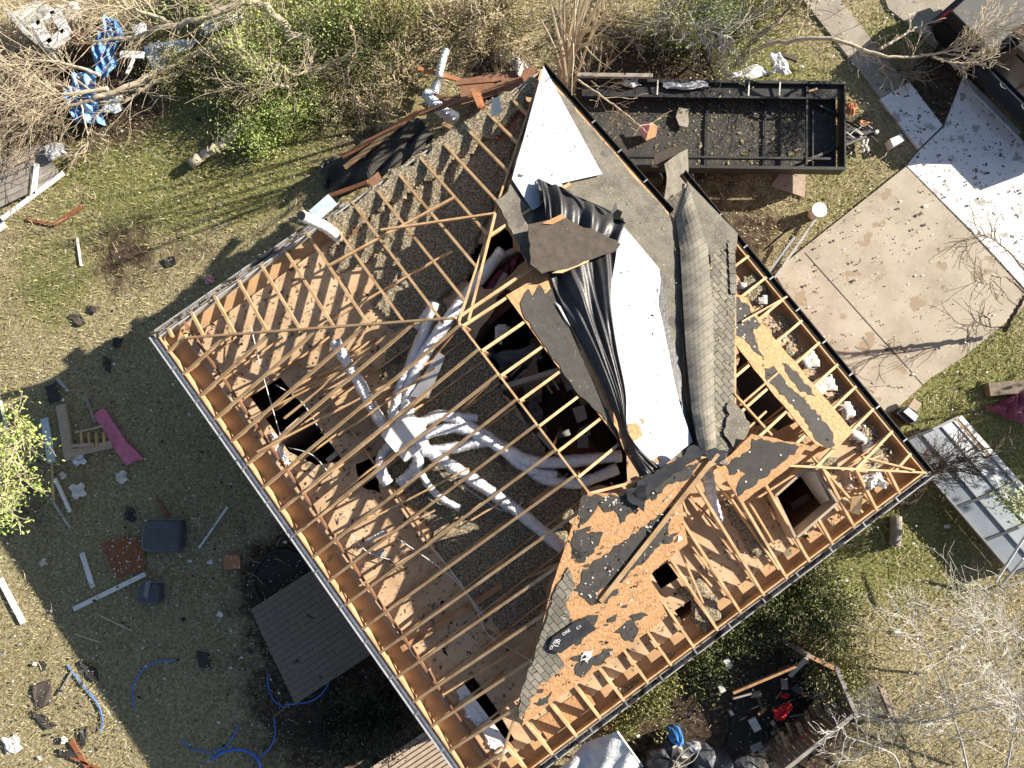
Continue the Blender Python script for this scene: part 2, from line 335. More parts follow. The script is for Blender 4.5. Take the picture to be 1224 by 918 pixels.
gm.from_pydata([tuple(v) for v in vs], [], [(j*nx+i, j*nx+i+1, (j+1)*nx+i+1, (j+1)*nx+i) for j in range(nx-1) for i in range(nx-1)])
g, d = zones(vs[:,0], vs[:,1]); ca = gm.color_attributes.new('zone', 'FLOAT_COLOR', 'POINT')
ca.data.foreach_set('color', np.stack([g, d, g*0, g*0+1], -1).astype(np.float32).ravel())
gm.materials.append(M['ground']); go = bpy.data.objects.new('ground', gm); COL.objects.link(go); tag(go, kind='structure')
def slab(name, pts, m, top=0.04, t=0.2):
    return MB().prism([P(x, y, top) for x, y in pts], t).build(name, m, kind='structure')
DRIVE = [(985,425),(925,325),(1083,199),(1160,278),(1232,356),(1218,372),(1150,428),(1112,452),(1070,490),(1040,500)]
slab('driveway', DRIVE, 'concrete', 0.05)
# expansion joint: a dark strip of filler lying in the driveway
MB().beam(P(962,302,0.053), P(1105,462,0.053), 0.02, 0.006).build('driveway_joint', 'soil', kind='structure')
WS1 = [(1052,118),(1087,98),(1127,150),(1098,178)]
WS2 = [(1099,180),(1129,151),(1153,90),(1226,172),(1300,260),(1300,430),(1234,354),(1162,276),(1084,198)]
slab('white_slab', WS1, 'white_slab', 0.055); slab('white_slab', WS2, 'white_slab', 0.06)
PATH = [(905,-70),(950,-70),(1082,99),(1053,117)]
slab('path', PATH, 'old_concrete', 0.045)
STREET = [(1030,-80),(1330,-80),(1330,120),(1250,150),(1190,95),(1148,82),(1100,40),(1062,10)]
slab('driveway', STREET, 'old_concrete', 0.035)
# ------------------------------------------------------------ the house
house = thing('house', P(640,540,0), 'single storey timber house with its hip roof torn open, bare rafters and ceilings exposed', 'house')
e1 = unit((cB-cL)*[1,1,0]); e2 = unit((cR-cB)*[1,1,0])
EAVE = [cL, cB, cR, cS, cV, cT]
def inset(poly, dist):
    n = len(poly); out = []
    for i in range(n):
        a, b_, c_ = poly[i-1][:2], poly[i][:2], poly[(i+1)%n][:2]
        d1 = unit(b_-a); d2 = unit(c_-b_); n1 = np.array([-d1[1], d1[0]]); n2 = np.array([-d2[1], d2[0]])
        A_ = np.array([n1, n2]); out.append(np.linalg.solve(A_, [n1@(b_+n1*dist), n2@(b_+n2*dist)]))
    return out
WALL = inset(EAVE, 0.40); IN = inset(EAVE, 0.56)
def w3(p, z): return np.array([p[0], p[1], z])
n = len(WALL)
for i in range(n):
    a, b_ = WALL[i], WALL[(i+1)%n]; a2, b2 = IN[i], IN[(i+1)%n]
    wl = MB().prism([w3(a, ZS-.02), w3(b_, ZS-.02), w3(b2, ZS-.02), w3(a2, ZS-.02)], ZS-.02+.05).build('wall', 'brick', house)
    MB().beam(w3((a+a2)/2, ZS+.03), w3((b_+b2)/2, ZS+.03), 0.12, 0.1).build('top_plate', 'old_lumber', house)
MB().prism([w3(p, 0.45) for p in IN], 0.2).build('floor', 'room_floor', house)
# soffit boards under the rafter tails, fascia and gutters
ex = inset(EAVE, 0.03)
for i in range(n):
    a, b_ = ex[i], ex[(i+1)%n]; a2, b2 = WALL[i], WALL[(i+1)%n]
    MB().prism([w3(a, ZS), w3(b_, ZS), w3(b2, ZS), w3(a2, ZS)], 0.015).build('soffit', 'soffit_board', house)
    MB().beam(w3(a, ZE-.16), w3(b_, ZE-.16), 0.035, 0.28).build('fascia', 'lumber' if i in (0, 1, 2) else 'grey_paint', house)
go_ = inset(EAVE, -0.10)
for i, (gmn, br) in enumerate([('gutter_bright',1),('gutter_paint',1),('black_metal',1),('black_metal',0),('black_metal',1),('gutter_paint',1)]):
    if i == 3: continue
    a, b_ = go_[i], go_[(i+1)%n]
    if i == 5: a = a+(b_-a)*.52
    nn = unit(np.array([(b_-a)[1], -(b_-a)[0]])); mb = MB()
    p, q = w3(a-nn*.055, ZE-.13), w3(b_-nn*.055, ZE-.13); mb.beam(p, q, 0.012, 0.13)
    mb.beam(w3(a+nn*.06, ZE-.12), w3(b_+nn*.06, ZE-.12), 0.02, 0.14); mb.beam(w3(a, ZE-.2), w3(b_, ZE-.2), 0.14, 0.012)
    gt = mb.build('gutter', gmn, house)
    L_ = np.linalg.norm(b_-a)
    for k in range(1, int(L_/0.9)): t = a+(b_-a)*(k*0.9/L_); MB().beam(w3(t-nn*.05, ZE-.045), w3(t+nn*.06, ZE-.045), 0.03, 0.012).build('gutter_hanger', 'sheet_metal', gt)
    pass
    # leaf litter caught in the gutter
    if i in (1, 2, 5):
        k = 1500 if i == 1 else 500; t = rng.random(k)**1.0; base = a+(b_-a)*t[:,None]+nn*rng.uniform(-.05,.05,(k,1)); s_ = 0.035
        c3 = np.column_stack([base, np.full(k, ZE-.17)+rng.uniform(0,.05,k)]); q3 = (c3[:,None,:]+rng.uniform(-s_,s_,(k,3,3))*[1,1,.5]).reshape(-1,3)
        fastmesh('gutter_litter', q3, 3, 'bit_black' if i == 1 else 'bit_brown', house, kind='stuff')
# ceilings (back of the plasterboard) with the openings the storm made
H1 = [(299,474),(335,451),(372,497),(410,551),(378,556),(345,540)]
H2 = [(548,820),(566,809),(592,845),(615,884),(601,893),(570,852)]
H3 = jag([(552,430),(605,345),(700,440),(752,520),(750,575),(700,585),(655,560),(640,520),(600,470)], 5, 14, 3)
H4 = [(925,592),(966,556),(994,598),(948,640)]
H5 = [(778,684),(800,671),(812,690),(790,704)]
H6 = jag([(880,400),(905,430),(950,505),(930,515),(885,500)], 3, 10, 5)
H7 = jag([(560,300),(600,270),(628,312),(590,345),(560,340)], 4, 10, 8)
H8 = jag([(806,730),(828,716),(852,735),(840,755),(818,750)], 2, 8, 9)
H9 = jag([(425,555),(450,545),(455,590),(430,580)], 2, 8, 10)
wz = lambda L_, z: [tuple(P(x, y, z)[:2]) for x, y in L_]
holed([tuple(p) for p in inset(EAVE, .42)], [wz(h, ZC) for h in (H1, H2, H3, H4, H5, H6, H7, H8, H9)], ZC, 0.014).build('ceiling', 'drywall_paper', house)
# joints between plasterboard sheets: slightly raised second layers
for (q, mname) in [([(398,305),(440,280),(455,330),(420,352)],'drywall_paper'),([(640,862),(700,822),(712,842),(655,884)],'osb')]:
    MB().prism([P(x, y, ZC+.018) for x, y in q], .016).build('ceiling_patch', mname, house)
for q in [[(580,150),(612,120),(628,135),(600,176)],[(572,205),(590,190),(600,215),(585,228)],[(395,262),(430,240),(445,262),(412,290)],[(440,215),(452,205),(470,240),(455,250)],[(500,300),(530,290),(540,320),(515,330)]]:
    MB().prism([P(x, y, ZC+.09) for x, y in q], .02).build('ceiling_patch', 'red_lumber' , house)
# interior partitions seen through the openings
for a, b_ in [((350,532),(420,470)),((410,551),(552,430)),((552,430),(605,345)),((640,520),(700,585)),((600,470),(700,440)),((548,820),(566,809)),((905,640),(1000,590)),((560,300),(560,345)),((560,345),(630,312)),((880,400),(930,515)),((650,395),(705,480))]:
    MB().beam(P(*a, 1.95), P(*b_, 1.95), 0.11, 2.95).build('partition_wall', 'interior_wall', house)
# ---- rafters
def lineend(E_, d, polys):
    best = None
    for a, b_ in polys:
        A_ = np.array([[d[0], -(b_-a)[0]], [d[1], -(b_-a)[1]]])
        if abs(np.linalg.det(A_)) < 1e-9: continue
        t, s = np.linalg.solve(A_, (a-E_)[:2])
        if t > 0.15 and -0.001 <= s <= 1.001 and (best is None or t < best[0]): best = (t, a+(b_-a)*s)
    return best
RW, RH = 0.055, 0.09
cnt = {'r': 0, 'j': 0, 'w': 0}
SKY = P(957,598,4.0)
def trim(p, q):
    p = np.array(p, float); q = np.array(q, float); d = q-p; t = float((SKY-p)[:2]@d[:2]/(d[:2]@d[:2]))
    if 0 < t < 1.1 and np.linalg.norm((p+d*t-SKY)[:2]) < .42: q = p+d*max(.05, t-.5/np.linalg.norm(d[:2]))
    return p, q
def rafter(p, q, mname='lumber', h=RH):
    p, q = trim(p, q)
    cnt['r'] += 1; off = np.array([0,0,-.025-h/2]); j = random.uniform(-.01, .01)
    return MB().beam(np.array(p)+off+[j,0,0], np.array(q)+off+[0,j,0], RW, h).build('rafter', mname, house)
def stick(name, p, q, w=.04, h=.09, mname='old_lumber', key='w'):
    if name == 'truss_web' and min(np.linalg.norm((np.array(v)-SKY)[:2]) for v in (p, q, (np.array(p)+np.array(q))/2)) < .6: return
    cnt[key] += 1; return MB().beam(p, q, w, h).build(name, mname, house)
def run(a, b_, polys, sp=.61, start=.35, joist=0, jl=3.0, mname='lumber', skip=()):
    Lg = np.linalg.norm((b_-a)[:2]); ev = unit((b_-a)*[1,1,0]); d = np.array([-ev[1], ev[0], 0]); k = 0
    while start+k*sp < Lg-.15:
        E_ = a+ev*(start+k*sp); r = lineend(E_, d, polys)
        if r and k not in skip:
            rafter(E_, r[1], mname)
            if joist:
                s_ = E_+d*.1; s_[2] = ZC+.07
                e_ = s_+d*(min(jl, r[0]+joist-1)-.1); e_[2] = ZC+.07
                s_, e_ = trim(s_, e_); stick('ceiling_joist', s_, e_, .036, .06, 'lumber', 'j')
            t = r[0]
            if joist and t > 2.0:      # truss webs
                m1 = E_+d*t*.5; top = m1.copy(); top[2] = E_[2]+(r[1][2]-E_[2])*.5-.1; m1[2] = ZC+.1
                b3 = E_+d*t*.72; b3[2] = ZC+.1; stick('truss_web', top, b3, .035, .07)
                if t > 3.6 and k%2 == 0:
                    top2 = r[1]-[0,0,.12]; b4 = E_+d*t*.78; b4[2] = ZC+.1; stick('truss_web', top2, b4, .035, .07)
        k += 1
run(cL, cB, [(cL, rA), (rA, rC), (rC, cB)], joist=1, jl=9.2, start=.42)
run(cT, cL, [(cL, rA), (rA, cT)], start=.4, mname='lumber')
run(cB, cR, [(cB, rC), (rC, rP), (rP, cR)], joist=1, jl=4.2, start=.45)
hS = PP(847,262,plR); run(cR, cS, [(cR, rP), (rP, hS)], joist=1, jl=2.6, start=.5)
# rafters on the far side of the ridge
ev = unit((rC-rA)*[1,1,0]); Lr = np.linalg.norm((rC-rA)[:2]); dn = np.array([-ev[1], ev[0], 0]); k = 0
while .12+k*.61 < Lr:
    s_ = rA+(rC-rA)*((.12+k*.61)/Lr); e_ = s_+dn*(3.4); slope = (plTR[0]@dn)/plTR[0][2]; e_[2] = s_[2]-slope*3.4
    rafter(s_, e_)
    if k%1 == 0: stick('truss_web', s_-[0,0,.12], w3((s_+dn*.15-ev*.0)[:2], ZC+.7), .04, .09)
    k += 1
for t in (0.02, .3):
    s_ = rA+(cT-rA)*t; e_ = s_+dn*2.2; e_[2] = s_[2]-.5; rafter(s_, e_)
MB().beam(rA-[0,0,.1], rC-[0,0,.1], .04, .12).build('ridge_board', 'lumber', house)
for a, b_ in [(P(222,403,3.92), P(545,379,5.46)), (cT, rA), (cB, rC), (cR, rP), (cS-np.array([0,0,.2]), rP-np.array([0,0,.2]))]:
    MB().beam(a-np.array([0,0,.08]), b_-np.array([0,0,.08]), .042, .10).build('hip_rafter', 'lumber', house)
MB().beam(rC-[0,0,.1], rP-[0,0,.1], .05, .14).build('ridge_board', 'lumber', house)
MB().beam(P(560,384,5.3), P(592,256,4.8), .045, .09).build('hip_rafter', 'lumber', house)
# loose braces lying over the rafters on the left slope, and attic framing at the right
def bz(name, a, za, b_, zb, w=.04, h=.09, mname='lumber', key='w'): za = 3.7+(za-3.7)*.8 if za > 3.7 else za; zb = 3.7+(zb-3.7)*.8 if zb > 3.7 else zb; stick(name, P(*a, za), P(*b_, zb), w, h, mname, key)
for a, za, b_, zb in [((455,275),4.9,(592,255),5.05),((392,318),4.6,(545,235),4.75),((375,395),4.4,(540,300),4.8),((340,500),4.15,(470,395),4.9),
        ((308,540),3.95,(520,430),4.35),((362,590),3.95,(512,470),4.6),((368,628),3.9,(470,548),4.5),((405,640),3.9,(560,560),4.4),((430,700),3.9,(600,600),4.3),
        ((350,470),4.0,(460,420),4.4),((380,450),4.1,(500,385),4.6),((405,520),4.1,(520,440),4.6),((300,500),3.95,(420,440),4.3),((480,760),3.8,(585,690),4.1),
        ((505,700),3.75,(545,665),3.75),((530,830),3.8,(640,762),4.1),((390,600),3.9,(500,520),4.2),((420,660),3.85,(520,610),4.1)]:
    bz('brace', a, za, b_, zb, .038, .075)
MB().beam(PP(878,350,plR,-.02), PP(878,540,plR,-.02), .04, .09).build('brace', 'lumber', house)
bz('ceiling_beam', (220,385), 3.72, (600,930), 3.62, .045, .10, 'red_lumber')   # board on edge above the left wall
bz('ceiling_beam', (480,776), 3.66, (600,700), 3.66, .12, .05, 'old_lumber')
bz('ceiling_beam', (380,455), 3.66, (520,660), 3.66, .04, .1)
for a, za, b_, zb in [((877,470),4.8,(922,520),4.55),((886,385),4.3,(940,355),4.1),((866,500),4.7,(930,445),4.3),((885,520),4.7,(915,492),4.5),
        ((970,545),4.5,(1030,612),3.8),((1030,546),4.05,(1092,562),3.78),((1015,560),4.1,(1050,545),3.9),((895,600),4.3,(925,650),3.9),
        ((800,640),4.4,(850,700),4.0),((812,655),4.3,(840,720),3.95),((870,590),4.5,(930,680),3.85),((905,595),4.3,(960,560),4.2),((812,590),4.6,(826,625),4.4),
        ((1020,590),3.8,(1060,575),3.75)]:
    bz('brace', a, za, b_, zb, .04, .09)
# ---- roof decking still in place
def onp(name, pts, pl, off, t, m, seed=None, amp=2, step=7, **kw):
    if seed is not None: pts = jag(pts, amp, step, seed)
    return MB().prism([PP(x, y, pl, off) for x, y in pts], t, pl[0]).build(name, m, house, **kw)
D1 = [(652,88),(806,262),(815,300),(820,470),(838,548),(790,562),(766,570),(735,520),(700,475),(665,436),(632,390),(605,353),(636,335),(628,310),(600,245),(614,212),(632,143)]
onp('roof_deck', D1, plTR, 0, .018, 'osb', label='roof decking on the right hand slope of the ridge')
onp('roofing_felt', jag([(660,98),(803,262),(812,300),(818,470),(834,540),(792,556),(768,562),(746,512),(720,455),(700,420),(690,395),(672,370),(660,335),(640,300),(606,245),(618,212),(634,150)],1.5,9,2), plTR, .008, .005, 'grey_felt', label='weathered grey roofing felt')
onp('roofing_felt', jag([(622,362),(632,345),(637,355),(645,340),(652,352),(660,344),(671,350),(681,388),(697,430),(715,468),(740,520),(742,535),(728,505),(708,487),(690,470),(665,432),(640,398),(625,375)],1.5,6,4), plTR, .016, .004, 'felt')
WP = [(820,215),(806,262),(816,330),(819,440),(836,545),(850,552),(848,420),(846,304),(882,280)]
lft = [PP(x, y, plTR, .03) for x, y in [(807,262),(812,300),(815,360),(818,420),(824,490),(834,545)]]; rgt = [PP(x, y, plR, .085) for x, y in [(823,219),(846,296),(852,360),(853,420),(854,490),(857,550)]]
for a_, b_ in zip(lft, rgt): a_[2] = max(a_[2], b_[2]-.10)  # left edge lifted so the pale strip catches more sun
sk2 = sheet([p+np.array([0,0,-.5]) for p in lft], lft, 1, 12, lambda u, v: (0,0,-.004)); sk2.build('edge_skirt', 'felt', house)  # added skirt closing the drop below the lifted edge
wm = sheet(lft, rgt, 6, 40, lambda u, v: (0, 0, .05*math.sin(math.pi*u)+.012*math.sin(70*v))); wm.build('roof_shingles', 'pale_shingle', house, label='pale weathered shingles beside the dark ones')
onp('roof_shingles', jag([(849,300),(866,284),(878,290),(880,340),(878,420),(878,540),(868,556),(853,552)], .8, 8, 3), plR, .03, .03, 'shingle')
onp('roof_shingles', [(821,216),(882,279),(880,300),(870,287),(849,305),(840,300),(829,258)], plR, .05, .03, 'grey_felt')
cap = MB()
for k in range(10):
    pa = PP(873+k*.3, 290+k*6, plR, .05+.01*(k%2)); pb = PP(875+k*.3, 297+k*6, plR, .06+.01*(k%2)); cap.beam(pa, pb, .16, .012, up=plR[0])
cap.build('ridge_cap', 'grey_felt', house)
D2 = jag([(624,868),(628,850),(632,800),(645,760),(660,700),(685,625),(703,589),(745,590),(765,572),(790,560),(850,546),(862,535),(852,553),(815,600),(822,650),(795,671),(776,688),(798,736),(748,776),(690,818),(650,847)], .6, 10, 6)
onp('roof_deck', D2, plLR, 0, .018, 'osb', label='bare orange strand board decking with torn felt')
D3 = [(856,556),(872,545),(898,519),(968,533),(942,560),(886,602),(872,580)]
onp('roof_deck', jag(D3,1,9,3), plLR, 0.004, .018, 'osb')
D4 = [(877,350),(893,356),(912,387),(1020,516),(999,537),(976,532),(919,464),(877,408)]
onp('roof_deck', jag(D4, .8, 12, 5), plR, .004, .018, 'osb')
FE = [(plLR, [(697,592),(745,593),(772,580),(790,588),(770,598),(757,612),(742,625),(735,610),(722,612),(715,603),(700,625),(692,632),(692,608)]),
      (plLR, [(790,566),(838,552),(824,572),(800,578),(780,598),(770,588)]),
      (plLR, [(686,634),(697,632),(703,638),(722,636),(716,652),(702,667),(690,668),(684,660)]),
      (plLR, [(795,612),(805,606),(798,640),(775,668),(758,680),(742,695),(728,700),(716,706),(708,724),(700,716),(691,706),(695,685),(715,668),(748,645)]),
      (plLR, [(800,640),(812,636),(800,650),(790,648)]), (plLR, [(683,745),(698,738),(715,735),(704,756),(690,772),(680,765)]),
      (plLR, [(750,742),(758,740),(764,752),(757,768),(748,766),(742,757),(734,756),(742,750)]),
      (plLR, [(690,793),(700,786),(712,784),(706,800),(696,810),(688,806)]), (plLR, [(708,792),(722,776),(734,776),(722,792),(712,796)]),
      (plLR, [(722,712),(738,704),(740,708),(728,716)]), (plLR, [(726,740),(738,734),(736,742),(727,744)]), (plLR, [(752,737),(766,732),(775,736),(760,742)]),
      (plLR, [(638,840),(652,834),(660,826),(656,840),(645,844)]),(plLR,[(685,655),(700,660),(698,672),(684,668)]),
      (plLR, [(899,524),(930,528),(960,533),(938,551),(912,572),(888,590),(882,594),(883,576),(892,566),(884,562),(872,568),(868,556),(888,542),(898,536)]),
      (plR, [(878,354),(892,362),(904,380),(910,388),(900,396),(906,412),(914,428),(902,420),(890,405),(879,400)]),
      (plR, [(914,440),(925,437),(935,450),(950,468),(968,484),(990,508),(999,532),(988,536),(975,526),(962,500),(948,484),(930,466),(918,456)]),
      (plR, [(934,434),(944,438),(956,450),(966,460),(976,474),(966,472),(954,464),(944,452)])]
for i, (pl, q) in enumerate(FE): onp('roofing_felt', jag(q, 2.2, 4.5, 40+i), pl, .012, .004, 'felt')
# small scraps of felt left under the nails
for i in range(46):
    x, y = random.uniform(640,860), random.uniform(560,840)
    if inpoly([x],[y],D2)[0] and inpoly([x+8],[y+6],D2)[0] and inpoly([x-6],[y-5],D2)[0]:
        r_ = random.uniform(1.5, 5); onp('felt_scrap', jag([(x-r_*1.6,y),(x,y-r_*.7),(x+r_*1.5,y-r_),(x+r_,y+r_*.6),(x-r_*.5,y+r_*.6)],1.2,3,i), plLR, .013, .003, 'felt')
SG = [(680,678),(688,700),(676,722),(684,748),(664,776),(676,796),(643,822),(628,850),(620,862),(625,820),(640,780),(652,745),(664,705)]
onp('roof_shingles', jag(SG, 1.5, 7, 12), plLR, .03, .02, 'shingle', label='strip of shingles along the torn hip')
# the torn strip beside the white panels
onp('roofing_felt', jag([(789,322),(795,345),(798,380),(812,440),(820,480),(831,520),(829,530),(815,488),(800,440),(787,380)],2,6,21), plTR, .07, .02, 'tarp_black')
onp('roofing_felt', jag([(592,240),(602,234),(614,216),(624,236),(640,256),(634,268),(640,286),(636,322),(626,306),(612,276)],1.5,6,22), plTR, .05, .02, 'grey_felt')
for i, q in enumerate([[(762,575),(790,562),(830,532),(846,545),(820,556),(800,572),(775,592),(768,600),(755,590)],[(872,480),(884,488),(896,505),(890,525),(876,535),(866,520)],[(838,545),(856,535),(872,540),(858,556)],[(745,585),(775,578),(770,612),(752,600)]]):
    onp('roofing_felt', jag(q, 2.5, 5, 30+i), plLR if i != 1 else plR, .09, .02, 'grey_felt' if i == 1 else 'tarp_black')
# nail heads
nb = MB()
for k in range(150):
    pl, q = FE[random.choice([0,3,14,15,16,0,3])]; xs = [a[0] for a in q]; ys = [a[1] for a in q]; x, y = random.uniform(min(xs),max(xs)), random.uniform(min(ys),max(ys))
    if inpoly([x],[y],q)[0]: c_ = PP(x, y, pl, .016); nb.box(c_, (.035,.035,.012), random.random()*3)
nb.build('nail_cap', 'bit_white', house)
# ---- skylight shaft
sk = MB(); q = [(922,592),(966,553),(995,600),(946,642)]
for i in range(4): sk.beam(P(*q[i], 3.85), P(*q[(i+1)%4], 3.85), .05, .5)
sk.build('light_shaft_frame', 'pale_wood', house)
MB().prism([P(970,556,3.98), P(992,598,3.98), P(981,603,3.1), P(957,569,3.1)], .02).build('light_shaft_panel', 'white_paint', house)
MB().prism([P(945,602,2.2), P(965,590,2.3), P(985,620,1.6), P(955,630,1.6)], .02).build('light_shaft_panel', 'interior_wall', house)
# ---- loose fill insulation over the ceilings
def field(name, poly, z0, amp, m, seed, res=.07, parent=None, **kw):
    w = np.array([P(x, y, z0)[:2] for x, y in jag(poly, 6, 12, seed)]); r_ = np.random.default_rng(seed)
    xs = np.arange(w[:,0].min()-.1, w[:,0].max()+.1, res); ys = np.arange(w[:,1].min()-.1, w[:,1].max()+.1, res); XX, YY = np.meshgrid(xs, ys)
    Z = np.zeros_like(XX)
    for s_ in (1.5, 3.5, 8, 17, 34):
        for _ in range(4):
            a = r_.uniform(0, 6.28); Z += np.sin(s_*(XX*math.cos(a)+YY*math.sin(a))+r_.uniform(0,6.28)+1.5*np.sin(s_*.7*YY))/(4*(s_/1.5)**.55)
    Z = Z/2.2+r_.normal(0, .12, Z.shape); Z = z0+amp*Z; inn = inpoly(XX, YY, w)
    idx = -np.ones(XX.shape, int); mb = MB(); c = inn[:-1,:-1]&inn[1:,:-1]&inn[:-1,1:]&inn[1:,1:]
    used = np.zeros(XX.shape, bool); used[:-1,:-1] |= c; used[1:,:-1] |= c; used[:-1,1:] |= c; used[1:,1:] |= c
    er = used.copy(); er[1:-1,1:-1] &= used[:-2,1:-1]&used[2:,1:-1]&used[1:-1,:-2]&used[1:-1,2:]; Z[used&~er] = z0-amp*.9
    idx[used] = np.arange(used.sum()); jj, ii = np.nonzero(c)
    mb.v = [tuple(p) for p in np.column_stack([XX[used], YY[used], Z[used]])]
    mb.f = [(int(idx[j,i]), int(idx[j,i+1]), int(idx[j+1,i+1]), int(idx[j+1,i])) for j, i in zip(jj, ii)]
    return mb.build(name, m, parent, kind='stuff', **kw)
I1 = [(388,300),(405,275),(450,235),(520,185),(600,130),(636,120),(628,150),(608,215),(592,248),(560,335),(520,372),(480,345),(462,300),(430,320),(400,330)]
I2 = [(450,300),(520,320),(548,385),(600,455),(640,520),(700,590),(680,640),(655,720),(640,752),(600,760),(560,720),(525,665),(500,610),(470,590),(452,560),(470,520),(480,470),(450,440),(470,400),(440,360)]
field('insulation', I1, ZC+.09, .07, 'insulation', 3, parent=house); field('insulation', I2, ZC+.06, .06, 'insulation', 4, parent=house)
field('insulation', [(385,262),(445,220),(560,138),(636,86),(650,100),(610,148),(530,208),(440,268),(398,298)], ZE+.04, .05, 'insulation', 5, parent=house)
for i, q in enumerate([[(808,700),(840,680),(870,740),(842,765)],[(880,340),(905,322),(925,345),(895,365)],[(972,545),(1000,540),(1008,560),(985,572)],[(860,600),(880,590),(930,660),(905,670)],
        [(1035,500),(1060,540),(1050,560),(1015,530)],[(930,420),(950,400),(960,430),(945,440)],[(835,760),(900,715),(905,722),(842,770)],[(905,712),(985,655),(990,662),(912,720)],[(905,335),(960,410),(950,416),(897,345)],[(1000,450),(1075,545),(1068,550),(990,462)],[(222,385),(255,430),(250,434),(218,392)],[(290,320),(330,294),(334,299),(296,327)],[(730,835),(820,770),(826,777),(738,842)]]):
    field('insulation', q, ZC+.06 if i < 6 else ZS+.1, .05, 'insulation', 20+i, parent=house)
for i, q in enumerate([[(sum(a for a, _ in q0)/4+(x-sum(a for a, _ in q0)/4)*.72, sum(b_ for _, b_ in q0)/4+(y-sum(b_ for _, b_ in q0)/4)*.72) for x, y in q0] for q0 in [[(948,425),(975,410),(990,440),(962,448)],[(958,452),(1000,440),(1015,470),(980,480)],[(990,480),(1020,472),(1035,500),(1005,510)],[(880,330),(900,335),(895,350),(878,350)],[(1020,565),(1050,570),(1058,585),(1030,582)],
        [(898,355),(922,345),(925,365),(905,368)],[(1000,500),(1030,510),(1045,540),(1015,530)],[(1025,530),(1050,520),(1055,545),(1030,548)],[(590,378),(620,385),(600,420),(585,410)]]]):
    field('fibreglass_batt', q, ZC+.12, .075, 'white_batt', 60+i, .05, parent=house, smooth=True)
field('foil_wrap', [(543,833),(556,824),(578,852),(600,892),(588,900),(565,868)], ZC+.05, .05, 'foil', 81, .05, parent=house)
field('foil_wrap', [(312,505),(322,512),(345,545),(352,565),(340,558),(322,535)], ZC+.06, .05, 'foil', 82, .04, parent=house)
MB().prism([P(x, y, ZC+.05) for x, y in [(555,818),(545,826),(580,880),(597,905),(612,895)]], .02).build('ceiling_patch', 'white_paint', house)
print('counts', cnt)

# leaf and granule flecks blown onto the decks
def flecks(pts, pl, k, m, sz, seed, off=.03):
    r9 = np.random.default_rng(seed); xs = [p[0] for p in pts]; ys = [p[1] for p in pts]; X9 = r9.uniform(min(xs),max(xs),k*4); Y9 = r9.uniform(min(ys),max(ys),k*4); i9 = inpoly(X9, Y9, pts)
    for h_ in (H1,H2,H3,H4,H5,H6,H7,H8,H9) if m != 'leaf_hay' and off < .025 else (): i9 &= ~inpoly(X9, Y9, h_)
    c9 = np.array([PP(a, b_, pl, off) for a, b_ in zip(X9[i9][:k], Y9[i9][:k])])
    fastmesh('leaf_flecks', (c9[:,None,:]+r9.normal(0,1,(len(c9),4,3))*[1,1,.15]*sz*r9.lognormal(0,.5,(len(c9),1,1))).reshape(-1,3), 4, m, house, kind='stuff')
flecks(D1, plTR, 1800, 'leaf_hay', .009, 1); flecks(D2, plLR, 500, 'bit_white', .009, 2); flecks(D2, plLR, 700, 'bit_black', .012, 3); flecks(D4, plR, 160, 'bit_black', .01, 4); flecks([(850,300),(878,290),(878,540),(853,552)], plR, 500, 'leaf_hay', .01, 5, .065)

cp = (np.array([0,0,1.]), ZC)
flecks([(225,405),(400,290),(470,400),(560,640),(640,700),(600,880),(560,860)], cp, 2600, 'insulation', .016, 11, .01)
flecks([(225,405),(400,290),(470,400),(560,640),(640,700),(600,880),(560,860)], cp, 500, 'bit_brown', .022, 12, .015)
flecks([(640,860),(1060,590),(1060,560),(900,600),(780,740)], cp, 1300, 'insulation', .018, 13, .01)
flecks([(890,340),(1075,555),(1040,560),(880,380)], cp, 1300, 'insulation', .018, 14, .01); flecks([(890,340),(1075,555),(1040,560),(880,380)], cp, 500, 'bit_white', .02, 15, .02)
# ------------------------------------------------------------ things on and in the house
def panel(name, pts, pl, off, t, m, label, cat, **kw):
    return MB().prism([PP(x, y, pl, off) for x, y in pts], t, pl[0]).build(name, m, None, label, cat, **kw)
WA = jag([(650,79),(686,146),(720,208),(671,219),(681,235),(662,222),(643,213),(646,246),(637,251),(612,214),(632,143)], .5, 20, 3)
panel('roof_panel', WA, plTR, .11, .02, 'white_panel', 'white faced roof panel ending in a sharp point at the top corner of the roof', 'roof panel')
WB = jag([(743,268),(788,321),(790,335),(787,364),(795,400),(804,446),(812,480),(828,528),(790,559),(782,552),(770,545),(757,538),(752,520),(743,480),(738,440),(731,395),(727,350),(731,320)], .5, 16, 4)
panel('roof_panel', WB, plTR, .12, .02, 'white_panel', 'long white faced roof panel beside the black underlay, bluish towards its torn lower end', 'roof panel')
for i, q in enumerate([[(750,506),(760,505),(766,512),(768,522),(757,527),(751,520)],[(764,500),(771,502),(769,507)],[(779,550),(788,553),(792,549),(786,546)]]):
    MB().prism([PP(x, y, plTR, .128) for x, y in jag(q, 1.2, 3, i)], .006, plTR[0]).build('torn_patch', 'osb', bpy.data.objects['roof_panel.001'])
